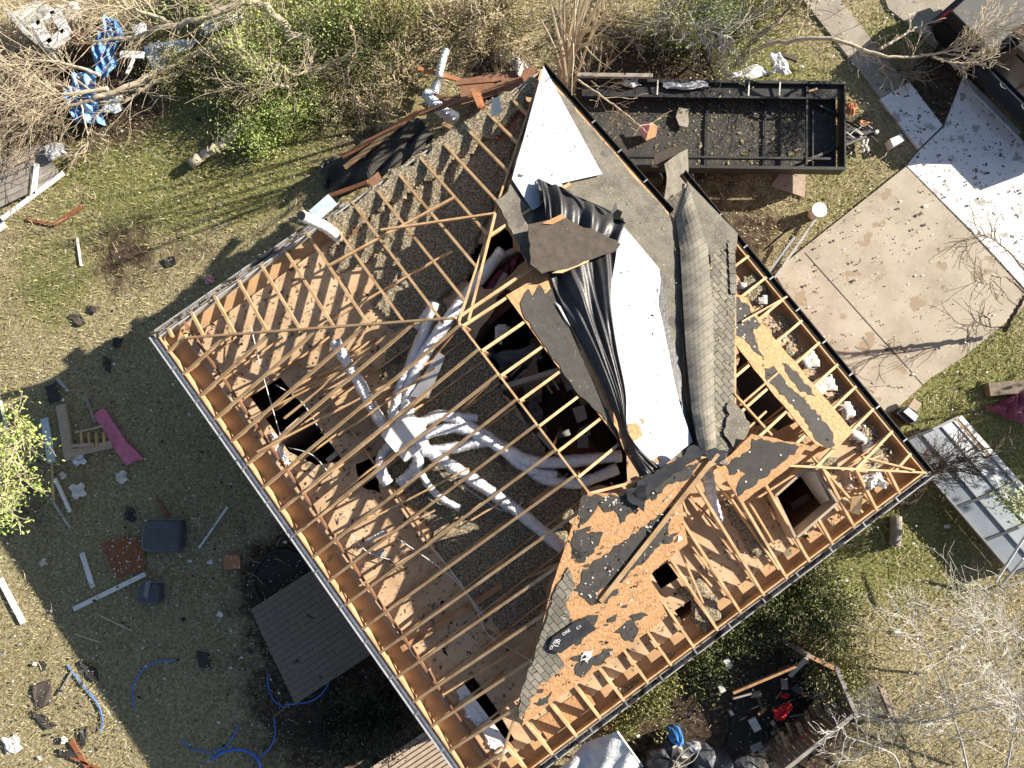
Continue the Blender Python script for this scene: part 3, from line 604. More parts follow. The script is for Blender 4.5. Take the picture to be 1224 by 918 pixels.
# black underlay, hanging in folds
lc = [PP(x, y, plTR, .10) for x, y in spline([(642,216),(646,250),(656,320),(672,355),(700,415),(735,500),(752,540),(762,572)], 40)] if False else None
def c3(pts, pl, off): return spline([PP(x, y, pl, off) for x, y in pts], 40)
A1 = c3([(641,216),(648,250),(660,330),(676,372),(703,420),(728,480),(752,535),(764,570)], plTR, .10)
A2 = c3([(684,234),(743,262),(736,300),(729,350),(736,410),(746,470),(752,520),(790,562)], plTR, .16)
def folds(u, v):
    k = .5+.5*math.sin(math.pi*min(1, v*1.2+.15)); h = .06*math.sin(11*u+5*v+2.6*math.sin(3.3*v+u))+.035*math.sin(23*u+3*math.sin(7*v))+.022*math.sin(41*u-9*v+2*math.sin(9*v))+.02*math.sin(13*v+9*u)
    return np.array([0.02*math.sin(20*v), 0, 0])+plTR[0]*(h*k+.09*math.sin(math.pi*u))
sheet(A1, A2, 60, 90, folds).build('underlay_sheet', 'tarp_black', None, 'glossy black plastic underlay hanging in long folds left of the white panel', 'plastic sheet', smooth=True)
B1 = c3([(641,216),(660,222),(700,242),(744,262)], plTR, .2); B2 = c3([(652,262),(672,268),(708,280),(736,296)], plTR, .3)
sheet(B1, B2, 14, 60, lambda u, v: plTR[0]*(.12*math.sin(math.pi*u)+.05*math.sin(38*v+3*u)+.05*math.sin(21*v))).build('underlay_sheet', 'tarp_black', None, 'crumpled black plastic flap tucked above the dark torn board', 'plastic sheet', smooth=True)
MB().prism([PP(x, y, plTR, .2+.22*(x > 740)) for x, y in [(728,262),(731,252),(736,241),(738,250),(744,253),(741,262),(748,266),(740,274)]], .02).build('torn_felt', 'tarp_black', None, 'pointed black scrap of felt standing up at the tip of the white panel', 'felt scrap')
db = MB().prism([PP(x, y, plTR, .42) for x, y in jag([(632,268),(676,260),(690,268),(722,280),(742,292),(736,300),(712,308),(672,322),(648,327),(634,316)], 1.5, 7, 9)], .03, plTR[0]).build('roof_board', 'brown_felt', None, 'dark brown torn board lying across the black underlay', 'board')
MB().prism([PP(x, y, plTR, .45) for x, y in [(648,267),(671,256),(676,260),(660,268)]], .02, plTR[0]).build('splintered_edge', 'orange_board', db)
MB().prism([PP(x, y, plTR, .40) for x, y in [(660,326),(700,312),(706,309),(703,313),(672,326)]], .04, plTR[0]).build('splintered_edge', 'lumber', db)
panel('felt_scrap', [(664,361),(670,366),(682,390),(675,380)], plTR, .06, .01, 'white_panel', 'narrow white strip showing between grey felt and the black underlay', 'strip')
# timber leaning across the deck, felt packet, vent star
MB().beam(PP(718,719,plLR,.06), PP(858,542,plLR,.07), .09, .06).build('timber', 'lumber', None, 'long bare timber lying slantwise across the orange roof decking', 'timber')
pk = MB().prism([PP(x, y, plLR, .10) for x, y in [(656,772),(661,762),(684,746),(700,739),(713,752),(692,765),(670,781),(661,779)]], .05, plLR[0]).build('plastic_packet', 'tarp_black', None, 'black plastic packet with white lettering on the shingles near the torn hip', 'packet')
def text(s, px, py, ang, size, pl, off, parent, m='lettering'):
    cu = bpy.data.curves.new('lettering', 'FONT'); cu.body = s; cu.size = size; cu.extrude = .002; o = bpy.data.objects.new('lettering', cu); COL.objects.link(o)
    dg = bpy.context.evaluated_depsgraph_get(); me = bpy.data.meshes.new_from_object(o.evaluated_get(dg)); bpy.data.objects.remove(o)
    nz = Vector(pl[0]); x = Vector((math.cos(ang), math.sin(ang), 0)); x = (x-nz*x.dot(nz)).normalized(); y = nz.cross(x); b0 = Vector(PP(px, py, pl, off))-Vector(parent.location)
    for v in me.vertices: v.co = b0+x*v.co.x+y*v.co.y+nz*v.co.z
    me.materials.clear(); me.materials.append(M[m]); o = bpy.data.objects.new('lettering', me); COL.objects.link(o); o.parent = parent
text('120', 667, 774, math.radians(78), .12, plLR, .108, pk); text('OUTE', 659, 777, math.radians(60), .09, plLR, .108, pk)
text('ORE', 673, 760, math.radians(32), .09, plLR, .108, pk); text('C:I', 690, 753, math.radians(35), .09, plLR, .108, pk)
for nm_, q9, k9 in (('roof_panel', WA, 90), ('roof_panel.001', WB, 130)):
    r9 = np.random.default_rng(k9); xs9 = r9.uniform(600,830,4000); ys9 = r9.uniform(80,560,4000); in9 = inpoly(xs9, ys9, q9); c9 = np.array([PP(a, b_, plTR, .125) for a, b_ in zip(xs9[in9][:k9], ys9[in9][:k9])])
    fastmesh('stuck_flecks', (c9[:,None,:]+r9.normal(0,1,(len(c9),4,3))*[1,1,.1]*.009*r9.lognormal(0,.6,(len(c9),1,1))).reshape(-1,3), 4, 'bit_brown', bpy.data.objects[nm_], kind='stuff')
st = MB()
for k in range(5): a = k*1.26; c_ = PP(700, 785, plLR, .03); st.prism([c_+[math.cos(a+.3)*.05, math.sin(a+.3)*.05,0], c_+[math.cos(a)*.14, math.sin(a)*.14,.01], c_+[math.cos(a-.35)*.07, math.sin(a-.35)*.07,0]], .012)
st.prism([PP(*p, plLR, .03) for p in [(694,787),(698,780),(704,779),(709,776),(706,786),(701,791)]], .015, plLR[0]).build('vent_flange', 'white_paint', None, 'small ragged white vent flange on the orange decking', 'vent flange')
MB().tube([PP(699,785,plLR,.02), PP(699,785,plLR,.05)], .035, 12).build('vent_hole', 'black_metal', bpy.data.objects['vent_flange'])
# ---- ducts in the attic
du = thing('air_duct_system', P(485,515,ZC), 'silver foil ducts spreading from a white plenum box across the attic floor', 'air duct')
def duct(name, path, r, m='foil', parent=None, n=44, zz=None, **kw):
    pts = spline([P(x, y, z) for x, y, z in path], n); L_ = len(pts); mb = MB(); vs = []
    dense = []
    for i in range(L_-1):
        for j in range(3): dense.append(pts[i]+(pts[i+1]-pts[i])*j/3)
    dense.append(pts[-1]); rr = random.Random(len(name)+int(path[0][0]))
    rad = [r*(1+.05*math.sin(i*2.1)+.07*math.sin(i*.37+rr.random()))*(0.94 if i%6 == 0 else 1) for i in range(len(dense))]
    return mb.tube(dense, rad, 14).build(name, m, parent, smooth=True, **kw)
Z1 = ZC+.36
for path, r in [([(488,520,Z1),(520,545,Z1),(560,570,Z1+.05),(620,612,Z1),(672,655,Z1-.05)],.155), ([(400,408,4.15),(425,450,4.1),(450,495,4.0),(470,525,Z1)],.145),
        ([(470,535,Z1),(470,500,Z1+.1),(480,460,Z1+.2),(505,405,Z1+.3),(520,362,Z1+.35)],.13), ([(482,530,Z1),(484,490,Z1+.1),(498,440,Z1+.3),(530,390,Z1+.5),(560,350,Z1+.45),(600,300,Z1+.3)],.15),
        ([(495,510,Z1),(530,497,Z1),(570,515,Z1),(610,540,Z1+.1),(650,553,Z1+.1),(742,545,Z1)],.15), ([(505,540,Z1),(545,535,Z1),(585,528,Z1),(618,545,Z1-.1),(645,570,Z1),(690,577,Z1),(738,560,Z1)],.14),
        ([(500,512,Z1),(515,500,Z1),(545,498,Z1),(570,500,Z1-.1)],.12), ([(470,530,Z1),(458,545,Z1),(456,565,Z1),(464,578,Z1-.05)],.15), ([(488,530,Z1),(500,548,Z1),(492,565,Z1),(478,578,Z1-.05)],.15),
        ([(500,560,Z1-.05),(512,580,Z1-.1),(528,596,Z1-.1),(550,608,Z1-.15)],.09), ([(500,395,Z1),(515,372,Z1),(520,362,Z1+.1)],.16), ([(492,505,Z1),(486,470,Z1),(492,430,Z1+.15),(512,385,Z1+.2)],.12), ([(505,520,Z1+.1),(548,512,Z1+.05),(590,530,Z1+.1),(630,560,Z1+.05),(665,568,Z1)],.13)]:
    duct('duct', path, r*.88, parent=du)
MB().prism([P(x, y, Z1+.28) for x, y in [(455,520),(474,496),(505,500),(510,530),(484,552),(472,540)]], .45).build('plenum_box', 'white_paint', du)
duct('foil_duct', [(845,562,4.3),(851,595,4.05),(858,622,3.85)], .12, label='crushed silver duct under the orange decking on the right slope', cat='air duct')
duct('foil_duct', [(438,648,ZC+.12),(452,640,ZC+.12),(462,634,ZC+.12)], .06, label='short grey piece of duct lying on the ceiling boards', cat='air duct')
MB().prism([P(x, y, 4.25) for x, y in [(490,474),(524,420),(532,426),(512,476)]], .02).build('metal_sheet', 'sheet_metal', None, 'dull grey sheet of metal under the rafters right of the ducts', 'metal sheet')
duct('vent_pipe', [(404,283,3.75),(390,272,4.15),(374,264,4.5),(361,258,4.8)], .115, 'white_paint', label='fat white vent pipe sticking out over the upper left eave', cat='pipe')
MB().tube([P(361.6,258.3,4.79), P(359.6,257.3,4.86)], .09, 16).build('pipe_mouth', 'black_metal', bpy.data.objects['vent_pipe'])
duct('foil_duct', [(511,112,.9),(522,126,1.0),(534,136,1.0),(544,142,.8)], .17, label='short silver duct poking out beside the upper left eave', cat='air duct')
duct('foil_duct', [(533,60,.5),(527,80,.5),(525,92,.5)], .11, label='crushed foil duct among the brush above the house', cat='air duct')
duct('foil_duct', [(524,98,.5),(521,104,.5),(519,112,.5)], .13, label='small bright foil bend between the crushed duct and the silver duct', cat='air duct')
# debris in the opened room
def heap(name, q, hh, z, m, label, cat, seed, **kw): return crumple(q, hh, seed, z, name, m, label=label, cat=cat, **kw)
MB().prism([P(x, y, 2.9) for x, y in [(578,365),(618,340),(628,352),(586,388)]], .03).build('plywood_sheet', 'red_lumber', None, 'brown board tilted in the opened room just right of the ridge', 'board')
heap('blanket', [(590,424),(640,412),(650,430),(600,446)], .3, 2.2, 'light_cloth', 'pale crumpled blanket in the opened room near the ridge', 'blanket', 1)
heap('blanket', [(612,492),(640,470),(650,500),(625,520)], .3, 1.8, 'light_cloth', 'bluish grey bundle of cloth under the ridge in the opened room', 'blanket', 2)
heap('carton', [(588,478),(608,462),(622,480),(600,500)], .25, 2.4, 'pale_wood', 'torn brown carton beside the cloth bundle in the opened room', 'carton', 3)
heap('cloth', [(575,352),(600,320),(625,300),(600,360)], .35, 3.1, 'maroon_cloth', 'dark red cloth hanging in the gap below the dark torn board', 'cloth', 4)
MB().prism([P(x, y, 2.6) for x, y in [(622,452),(640,425),(648,470),(630,480)]], .03).build('plasterboard_piece', 'pale_wood', None, 'wedge of pale plasterboard among cloth in the opened room', 'plasterboard')
MB().prism([P(x, y, 2.5) for x, y in [(666,440),(690,430),(705,455),(678,468)]], .03).build('plasterboard_piece', 'grey_paint', None, 'grey board fragment under the rafters by the grey felt', 'plasterboard')
MB().prism([P(x, y, 2.4) for x, y in [(684,488),(698,484),(702,500),(690,506)]], .02).build('paper_sheet', 'bit_white', None, 'crumpled white paper in the dark of the opened room', 'paper')
MB().prism([P(x, y, 2.2) for x, y in [(692,512),(704,506),(706,520),(696,524)]], .02).build('paper_sheet', 'light_cloth', None, 'smaller greyish paper below the crumpled white one', 'paper')
MB().prism([P(x, y, 2.0) for x, y in [(640,548),(700,520),(720,545),(680,575)]], .03).build('plywood_sheet', 'red_lumber', None, 'reddish board at the low end of the opened room', 'board')
for i,(a, b_) in enumerate([((605,445),(618,432)),((610,450),(623,437)),((615,455),(628,442)),((646,450),(660,470)),((655,445),(668,466))]):
    MB().beam(P(*a, 2.5), P(*b_, 2.6), .05, .03).build('slat', 'bit_white', None, 'pale slat among the rubble of the opened room', 'slat', 'pale slats in the opened room')
for i in range(26):
    x = random.uniform(585,725); y = random.uniform(400,570)
    if inpoly([x],[y],H3)[0]:
        a = random.random()*3.1; l_ = random.uniform(.25,.9)
        c_ = P(x, y, random.uniform(.8,2.4)); dv = np.array([math.cos(a),math.sin(a),random.uniform(-.4,.4)])*l_/2
        MB().beam(c_-dv, c_+dv, random.uniform(.05,.3), .03).build('rubble_piece', random.choice(['pale_wood','grey_paint','red_lumber','bit_black','light_cloth','old_lumber']), None, 'broken board in the rubble of the opened room', 'rubble', 'broken boards in the opened room')
heap('white_bag', [(1020,568),(1050,560),(1058,582),(1030,585)], .3, 3.75, 'white_batt', 'bright white plastic bag between rafters near the right corner', 'bag', 11)
heap('roll_of_insulation', [(993,575),(1012,560),(1022,585),(1000,592)], .2, 3.75, 'pale_wood', 'brown paper faced insulation slab right of the skylight opening', 'insulation slab', 12)
MB().prism([P(1018,594,4.1),P(1032,592,4.1),P(1028,616,3.85),P(1016,612,3.85)], .03).build('board_piece', 'lumber', None, 'small yellow board standing near the right corner eave', 'board')
MB().prism([P(588,118,4.1),P(597,116,4.3),P(600,134,4.2),P(587,140,4.0)], .015).build('card', 'pale_blue', None, 'pale blue card caught on the upper left eave', 'card')
for x, y, m, lb in [(456,661,'grey_paint','small grey metal box on the ceiling boards'),(1000,586,'bit_white','white scrap beside the brown insulation slab')]:
    MB().box(P(x, y, ZC+.12), (.16,.13,.1), .6).build('junction_box', m, None, lb, 'box')
wi = 0
for path in [[(470,640,3.9),(540,690,3.85),(570,730,3.8),(585,760,3.75),(640,792,3.7)],[(505,640,3.9),(545,690,3.9),(580,740,3.8)],[(300,390,3.9),(312,440,4.0),(335,520,3.8)],[(330,460,3.9),(360,480,3.9),(380,510,3.7)],[(520,560,3.9),(545,575,3.9),(600,610,3.9),(625,600,4.0)],[(420,640,3.8),(440,660,3.7),(470,670,3.7)],[(345,535,3.7),(375,545,3.8),(400,575,3.7)]]:
    lbs = ['longest white cable sagging over the dark ceiling below the ducts','thin cable beside the longest sagging one','white cable hanging near the left corner','short cable over the first dark ceiling opening','cable trailing right of the big straight duct','short tangled cable on the lit ceiling boards','cable crossing the lower end of the left ceiling opening']
    MB().tube(spline([P(*p) for p in path], 20), .011, 5).build('cable', 'bit_white', None, lbs[wi], 'cable'); wi += 1
# ------------------------------------------------------------ trailer
def trailer():
    q = [P(x, y, 1.0) for x, y in [(690,96),(1010,100),(1003,204),(686,198)]]; tl, tr, br, bl = q
    c_ = sum(q)/4; t = thing('flatbed_trailer', [c_[0], c_[1], 0], 'long black utility trailer strewn with leaf bits, parked beyond the upper right roof edge', 'trailer')
    ux = unit((tr-tl)*[1,1,0]); uy = unit((tl-bl)*[1,1,0]); Lx = np.linalg.norm(tr-tl); Ly = np.linalg.norm(tl-bl); o = bl*[1,1,0]
    at_ = lambda a, b_, z: o+ux*a*Lx+uy*b_*Ly+np.array([0,0,z])
    MB().prism([at_(.0,.02,.62), at_(.99,.02,.62), at_(.99,.98,.62), at_(0,.98,.62)], .06).build('bed', 'trailer_bed', t)
    for b_ in (0.0, 1.0):
        f = MB().beam(at_(0,b_,.84), at_(1,b_,.84), .04, .34).build('side_rail', 'black_metal', t)
        MB().beam(at_(0,b_,1.03), at_(1,b_,1.03), .08, .04).build('rail_cap', 'black_metal', f)
    MB().beam(at_(.02,.83,.96), at_(.95,.83,.96), .05, .05).build('inner_rail', 'black_metal', t)
    MB().beam(at_(.02,.13,.90), at_(.95,.13,.90), .06, .10).build('inner_rail', 'black_metal', t)
    MB().prism([at_(.02,.84,.93), at_(.99,.84,.93), at_(.99,.99,.93), at_(.02,.99,.93)], .02).build('side_shelf', 'black_metal', t)
    MB().beam(at_(1,0,.8), at_(1,1,.8), .04, .42).build('end_rail', 'black_metal', t)
    MB().beam(at_(.86,.05,.95), at_(.86,.98,.95), .05, .06).build('cross_bar', 'black_metal', t)
    for a in (.9, .5, .72): MB().beam(at_(a,.02,.67), at_(a,.98,.67), .04, .035).build('cross_bar', 'black_metal', t)
    for a in (.64, .755, .3): MB().beam(at_(a,.84,1.0), at_(a,1.0,1.05), .035, .03).build('stake', 'bit_white', t)
    for a in (.3, .42): 
        for b_ in (-.04, 1.04):
            w_ = MB().tube([at_(a,b_-.04,.34), at_(a,b_+.04,.34)], .34, 20).build('wheel', 'tyre', t)
    hp = at_(1.135,.5,.55)
    for b_ in (.12, .88): MB().beam(at_(.86,b_,.78), hp, .07, .09).build('drawbar', 'black_metal', t)
    MB().beam(at_(1.0,.5,.6), at_(1.15,.5,.58), .1, .1).build('coupler', 'black_metal', t)
    MB().prism([at_(1.0,.35,.62), at_(1.08,.45,.62), at_(1.08,.55,.62), at_(1.0,.62,.62)], .25).build('battery_box', 'black_metal', t)
    MB().tube([at_(1.14,.5,.5), at_(1.14,.5,.72)], .05, 10).build('jack_handle', 'bit_white', t)
    for (a, b_, z) in ((.86,.1,.9),(.865,.9,1.0)): MB().beam(at_(a,b_,z), at_(a+.03,b_+.03,z+.02), .05, .05).build('clamp', 'lumber', t)
    for k in range(7):
        a = random.uniform(1.0,1.1); b_ = random.uniform(.38,.62); MB().tube([at_(a,b_,.66), at_(a+.02,b_+.06,.7), at_(a+.05,b_,.66)], .015, 5).build('chain', 'black_metal' if k%2 else 'bit_white', t)
trailer()
tr_ = bpy.data.objects['flatbed_trailer']; kf = 3400; r9 = np.random.default_rng(9); px_ = r9.uniform(700,1000,kf); py_ = r9.uniform(104,196,kf); keep = (r9.random(kf) < .35+.65*(px_ > 800)*(px_ < 960))
cc = np.array([P(a, b_, .645) for a, b_ in zip(px_[keep], py_[keep])]); n_ = len(cc); sz_ = .011*r9.lognormal(0,.5,(n_,1,1))
fastmesh('leaf_flecks', (cc[:,None,:]+r9.normal(0,1,(n_,4,3))*[1,1,.15]*sz_*1.2).reshape(-1,3), 4, 'leaf_hay', tr_, kind='stuff')
ob = thing('orange_board', P(772,155,.7), 'split pink and orange board fragment lying on the black trailer', 'board')
MB().prism([P(763,151,.82),P(771,145,.95),P(778,146,1.0),P(772,168,.85)], .02).build('pink_face', 'pink_fluff', ob)
MB().prism([P(778,146,1.0),P(786,151,.85),P(784,163,.75),P(772,168,.85)], .02).build('orange_face', 'orange_board', ob)
cv = sheet(spline([P(794,196,2.5),P(797,214,2.6),P(793,243,2.5)],12), spline([P(822,178,1.5),P(823,204,1.5),P(820,226,1.5)],12), 10, 12, lambda u, v: (0,0,.12*math.sin(math.pi*u)))
cv.build('curved_roof_piece', 'grey_felt', None, 'curled piece of pale roofing standing between trailer and shingled hip', 'roofing piece')
panel_ = lambda name, q, z, t, m, lb, cat, **kw: MB().prism([P(x, y, z) for x, y in q], t).build(name, m, None, lb, cat, **kw)
panel_('felt_piece', jag([(782,184),(800,176),(822,176),(816,186),(800,192),(792,204),(783,196)],1,6,2), 1.5, .03, 'brown_felt', 'dark granulated roofing scrap on top of the curled pale piece', 'roofing piece')
panel_('felt_piece', jag([(812,128),(824,130),(822,152),(812,150),(808,140)],1,6,2), .75, .02, 'old_concrete', 'brownish flap of roofing on the trailer bed near its middle', 'roofing piece')
panel_('roof_piece', [(790,246),(816,226),(818,262),(812,282)], 2.4, .04, 'shingle', 'dark shingled scrap below the curled pale roofing piece', 'roofing piece')
panel_('plywood_board', [(922,222),(932,206),(963,207),(962,236)], .06, .03, 'pale_wood', 'beige board lying on the grass beside the trailer', 'board')
panel_('concrete_block', [(1064,166),(1078,160),(1081,168),(1068,175)], .32, .3, 'white_paint', 'pale block standing on the grass near the trailer hitch', 'block')
bk = thing('bucket', P(971,257,0), 'white plastic bucket standing on the grass between trailer and driveway', 'bucket')
c_ = P(971,257,0); MB().tube([c_+[0,0,.01], c_+[0.03,0.01,.38]], [.15,.19], 24).build('bucket_body', 'white_paint', bk, smooth=True)
MB().tube([c_+[.03,.01,.36], c_+[.031,.01,.395]], .205, 24).build('lid', 'white_paint', bk)
MB().tube(spline([c_+[-.17,0,.33], c_+[-.1,-.22,.25], c_+[.18,-.08,.33]],10), .008, 5).build('bail_handle', 'chrome', bk)
for a, b_, z, m, lb in [((917,328),(950,283),.15,'sheet_metal','first long metal strip leaning by the garage corner'),((926,332),(975,262),.08,'grey_paint','long thin pole reaching from the garage corner towards the bucket'),((955,40),(990,66),.1,'dark_twig','broken dark branch stub above the trailer')][:2]:
    MB().beam(P(*a, z), P(*b_, z+.1), .06, .05).build('metal_strip', m, None, lb, 'strip')
MB().beam(P(912,300,.1), P(944,272,.5), .05, .05).build('metal_strip', 'black_metal', None, 'black strip beside the garage corner crossing the grass', 'strip')
for i,(q, z, m, lb) in enumerate([([(862,92),(905,78),(925,90),(880,97)],.9,'white_paint','grey white sheet draped behind the trailer'),([(918,66),(932,64),(946,90),(925,88)],1.0,'white_paint','white angled panel behind the trailer'),([(1012,150),(1030,145),(1044,148),(1018,160)],.3,'orange_board','orange splinters around the trailer hitch'),([(1012,120),(1024,128),(1018,140),(1010,136)],.15,'orange_board','orange chip of board beside the trailer end')]):
    crumple(q, .15, i, z-.1, 'sheet_scrap', m, label=lb, cat='scrap')
crumple([(1026,165),(1036,163),(1038,180),(1030,182)], .1, 5, .1, 'paper_scrap', 'bit_white', label='white rag below the trailer hitch', cat='rag')
# ------------------------------------------------------------ pickup
def pickup():
    a, b_ = P(1137,13,1.35), P(1181,57,1.35); f = unit((b_-a)*[1,1,0]); l = np.array([f[1], -f[0], 0]); l = -l   # f forwards, l towards its right side (up in the picture)
    t = thing('pickup_truck', [a[0]+f[0]*2, a[1]+f[1]*2, 0], 'black pickup truck with a grey cover over its bed, parked in the top right corner', 'pickup truck')
    g = lambda x, y, z: a*[1,1,0]+f*x+l*y+np.array([0,0,z]); Wd = 1.75
    def bx(name, x0, x1, y0, y1, z0, z1, m, par=t, top=0):
        mb = MB(); lo = [g(x0,y0,z0),g(x1,y0,z0),g(x1,y1,z0),g(x0,y1,z0)]; hi = [g(x0+top,y0+top,z1),g(x1-top,y0+top,z1),g(x1-top,y1-top,z1),g(x0+top,y1-top,z1)]
        return mb.add(lo+hi, [(0,3,2,1),(4,5,6,7),(0,1,5,4),(1,2,6,5),(2,3,7,6),(3,0,4,7)]).build(name, m, par)
    bd = bx('body', -.02, 4.9, -.05, Wd+.05, .42, 1.02, 'car_paint', top=-.02); bx('bed_side', -.02, 1.55, -.04, Wd+.04, 1.0, 1.31, 'car_paint', top=.05)
    bx('bed_cover', 0, 1.5, 0, Wd, 1.33, 1.365, 'vinyl_cover', top=.02)
    cb = bx('cab', 1.62, 3.75, -.02, Wd+.02, 1.0, 1.80, 'car_paint', top=.2)
    for x0, x1 in ((1.9,2.65),(2.72,3.4)):
        mb = MB(); mb.add([g(x0,-.045+.05,1.1),g(x1,-.045+.05,1.1),g(x1-.05,.12,1.66),g(x0+.08,.12,1.66)], [(0,1,2,3)]); mb.prism([g(x0,-.03,1.1),g(x1,-.03,1.1),g(x1-.05,.10,1.66),g(x0+.08,.10,1.66)], .02).build('window', 'glass_dark', cb)
    mb = MB(); mb.prism([g(1.9,.28,1.83),g(3.3,.28,1.83),g(3.3,Wd-.28,1.83),g(1.9,Wd-.28,1.83)], .02).build('sunroof', 'glass_dark', cb)
    mb = MB(); mb.prism([g(3.45,.22,1.76),g(4.0,.1,1.1),g(4.0,Wd-.1,1.1),g(3.45,Wd-.22,1.76)], .02).build('windscreen', 'glass_dark', cb)
    MB().beam(g(1.7,-.1,1.02), g(4.8,-.1,1.02), .03, .03).build('side_trim', 'chrome', t)
    MB().beam(g(1.6,-.28,.42), g(3.7,-.28,.42), .16, .05).build('running_board', 'sheet_metal', t)
    for x in (2.3, 3.1): MB().tube([g(x,-.09,.95), g(x+.1,-.14,.96), g(x+.2,-.09,.95)], .018, 6).build('door_handle', 'chrome', t)
    for x in (.75, 4.2):
        for y in (-.02, Wd-.2): 
            w_ = MB().tube([g(x,y,.38), g(x,y+.22,.38)], .38, 24).build('wheel', 'tyre', t)
            MB().tube([g(x,y-.01,.38), g(x,y+.23,.38)], .22, 16).build('rim', 'chrome', w_)
    for y in (0.0, Wd-.14): bx('tail_light', -.07, .0, y-.05, y+.17, .85, 1.2, 'red_plastic')
    bx('bumper', -.2, -.03, 0, Wd, .5, .68, 'black_metal'); MB().beam(g(1.62,Wd*.4,1.5), g(1.62,Wd*.6,1.5), .05, .04).build('brake_light', 'red_plastic', t)
pickup()
# ------------------------------------------------------------ awning
def awning():
    h = .6; q = [P(x, y, h) for x, y in [(1080,528),(1147,499),(1285,655),(1215,686)]]; a, b_, c2, d2 = q
    b_ = a+(unit(b_-a)*1.9*1.0) if False else b_
    t = thing('awning', [((a+c2)/2)[0], ((a+c2)/2)[1], 0], 'fallen pale metal awning with dark cross bars, lying beside the right corner of the house', 'awning')
    at_ = lambda u, v, z=0: (a+(b_-a)*u)*(1-v)+(d2+(c2-d2)*u)*v+np.array([0,0,z-.25*abs(u-.5)])
    for i in range(3):
        for j in range(4):
            u0, u1, v0, v1 = i/3+.01, (i+1)/3-.01, j/4+.008, (j+1)/4-.008
            MB().prism([at_(u0,v0), at_(u0,v1), at_(u1,v1), at_(u1,v0)], .015).build('roof_sheet', 'awning_metal', t)
    for j in (.0, .25, .5, .75, 1): MB().beam(at_(-.02,j,.03), at_(.5,j,.03), .07, .05).build('cross_bar', 'tv_case', t); MB().beam(at_(.5,j,.03), at_(1.02,j,.03), .07, .05).build('cross_bar', 'tv_case', t)
    for u in (1/3, 2/3): MB().beam(at_(u,0,.02), at_(u,1,.02), .03, .03).build('rib', 'tv_case_light', t)
    MB().beam(at_(-.02,0,.02), at_(-.02,1,.02), .05, .1).build('edge_rail', 'tv_case_light', t); MB().beam(at_(1.04,0,.0), at_(1.04,1,.0), .12, .12).build('edge_rail', 'white_paint', t); MB().beam(at_(.95,0,.06), at_(.95,.3,.06), .03, .03).build('edge_rail', 'lumber', t)
    for u, v in ((0,.02),(1,.02),(0,.98),(1,.98)): p = at_(u,v,-.02); MB().beam(p, [p[0]+.1, p[1]-.1, 0], .07, .07).build('post', 'white_paint', t)
awning()
for a, b_, z0, z1, lb in [((1196,700),(1224,668),.3,1.0,'white pole propped against the lower end of the awning'),((1190,695),(1226,640),1.2,1.6,'thin white pole lying over the awning'),((1205,700),(1240,690),.2,.4,'short white pole under the awning end')]:
    MB().tube([P(*a, z0), P(*b_, z1)], .03, 8).build('pole', 'white_paint', None, lb, 'pole')
cl = crumple([(1176,490),(1200,478),(1232,458),(1224,510)], .3, 31, .05, 'cloth', 'maroon_cloth', nu=16, nv=16, label='plum coloured cloth heaped on the grass at the right edge', cat='cloth')
MB().beam(P(1180,466,.12), P(1226,462,.12), .35, .2).build('log', 'bark', None, 'dark log lying behind the plum coloured cloth', 'log')
MB().tube(spline([P(1071,617,.12), P(1071,635,.14), P(1069,652,.12)],10), .14, 12).build('log', 'grey_wood', None, 'short grey log lying on the grass below the awning', 'log', smooth=True)
tt = thing('tote_box', P(1086,492,0), 'open tote with pale blue and yellow packages at the corner of the driveway', 'tote')
MB().prism([P(x, y, .3) for x, y in [(1072,494),(1082,486),(1098,500),(1090,508)]], .28).build('box', 'black_metal', tt)
MB().prism([P(x, y, .36) for x, y in [(1080,492),(1086,487),(1098,497),(1094,504)]], .05).build('blue_pack', 'pale_blue', tt)
MB().prism([P(x, y, .34) for x, y in [(1086,486),(1093,476),(1102,483),(1096,492)]], .12).build('yellow_pack', 'pale_wood', tt)
# ------------------------------------------------------------ left yard
def board(name, a, b_, w, h, m, lb, cat, z=.0, z2=None, **kw):
    return MB().beam(P(*a, z+h/2+.01), P(*b_, (z if z2 is None else z2)+h/2+.01), w, h).build(name, m, None, lb, cat, **kw)
panel_('pink_board', jag([(112,496),(123,487),(152,530),(160,537),(171,549),(160,551),(151,557),(130,525)],.8,9,3), .1, .06, 'pink_board', 'bright pink insulation board with a torn end lying in the shade', 'insulation board')
fr = thing('broken_steps', P(100,530,0), 'broken timber step frame with short rungs beside the pink board', 'wooden frame')
MB().beam(P(73,484,.1), P(84,550,.1), .24, .09).build('long_board', 'pale_wood', fr); MB().beam(P(80,543,.12), P(134,531,.12), .2, .09).build('long_board', 'pale_wood', fr); MB().beam(P(86,533,.2), P(112,531,.2), .09, .05).build('rail', 'pale_wood', fr)
MB().beam(P(90,517,.18), P(124,509,.18), .05, .05).build('rail', 'pale_wood', fr)
for x in (97, 106, 115, 124): MB().beam(P(x,517,.16), P(x+1,535,.16), .05, .05).build('rung', 'lumber', fr)
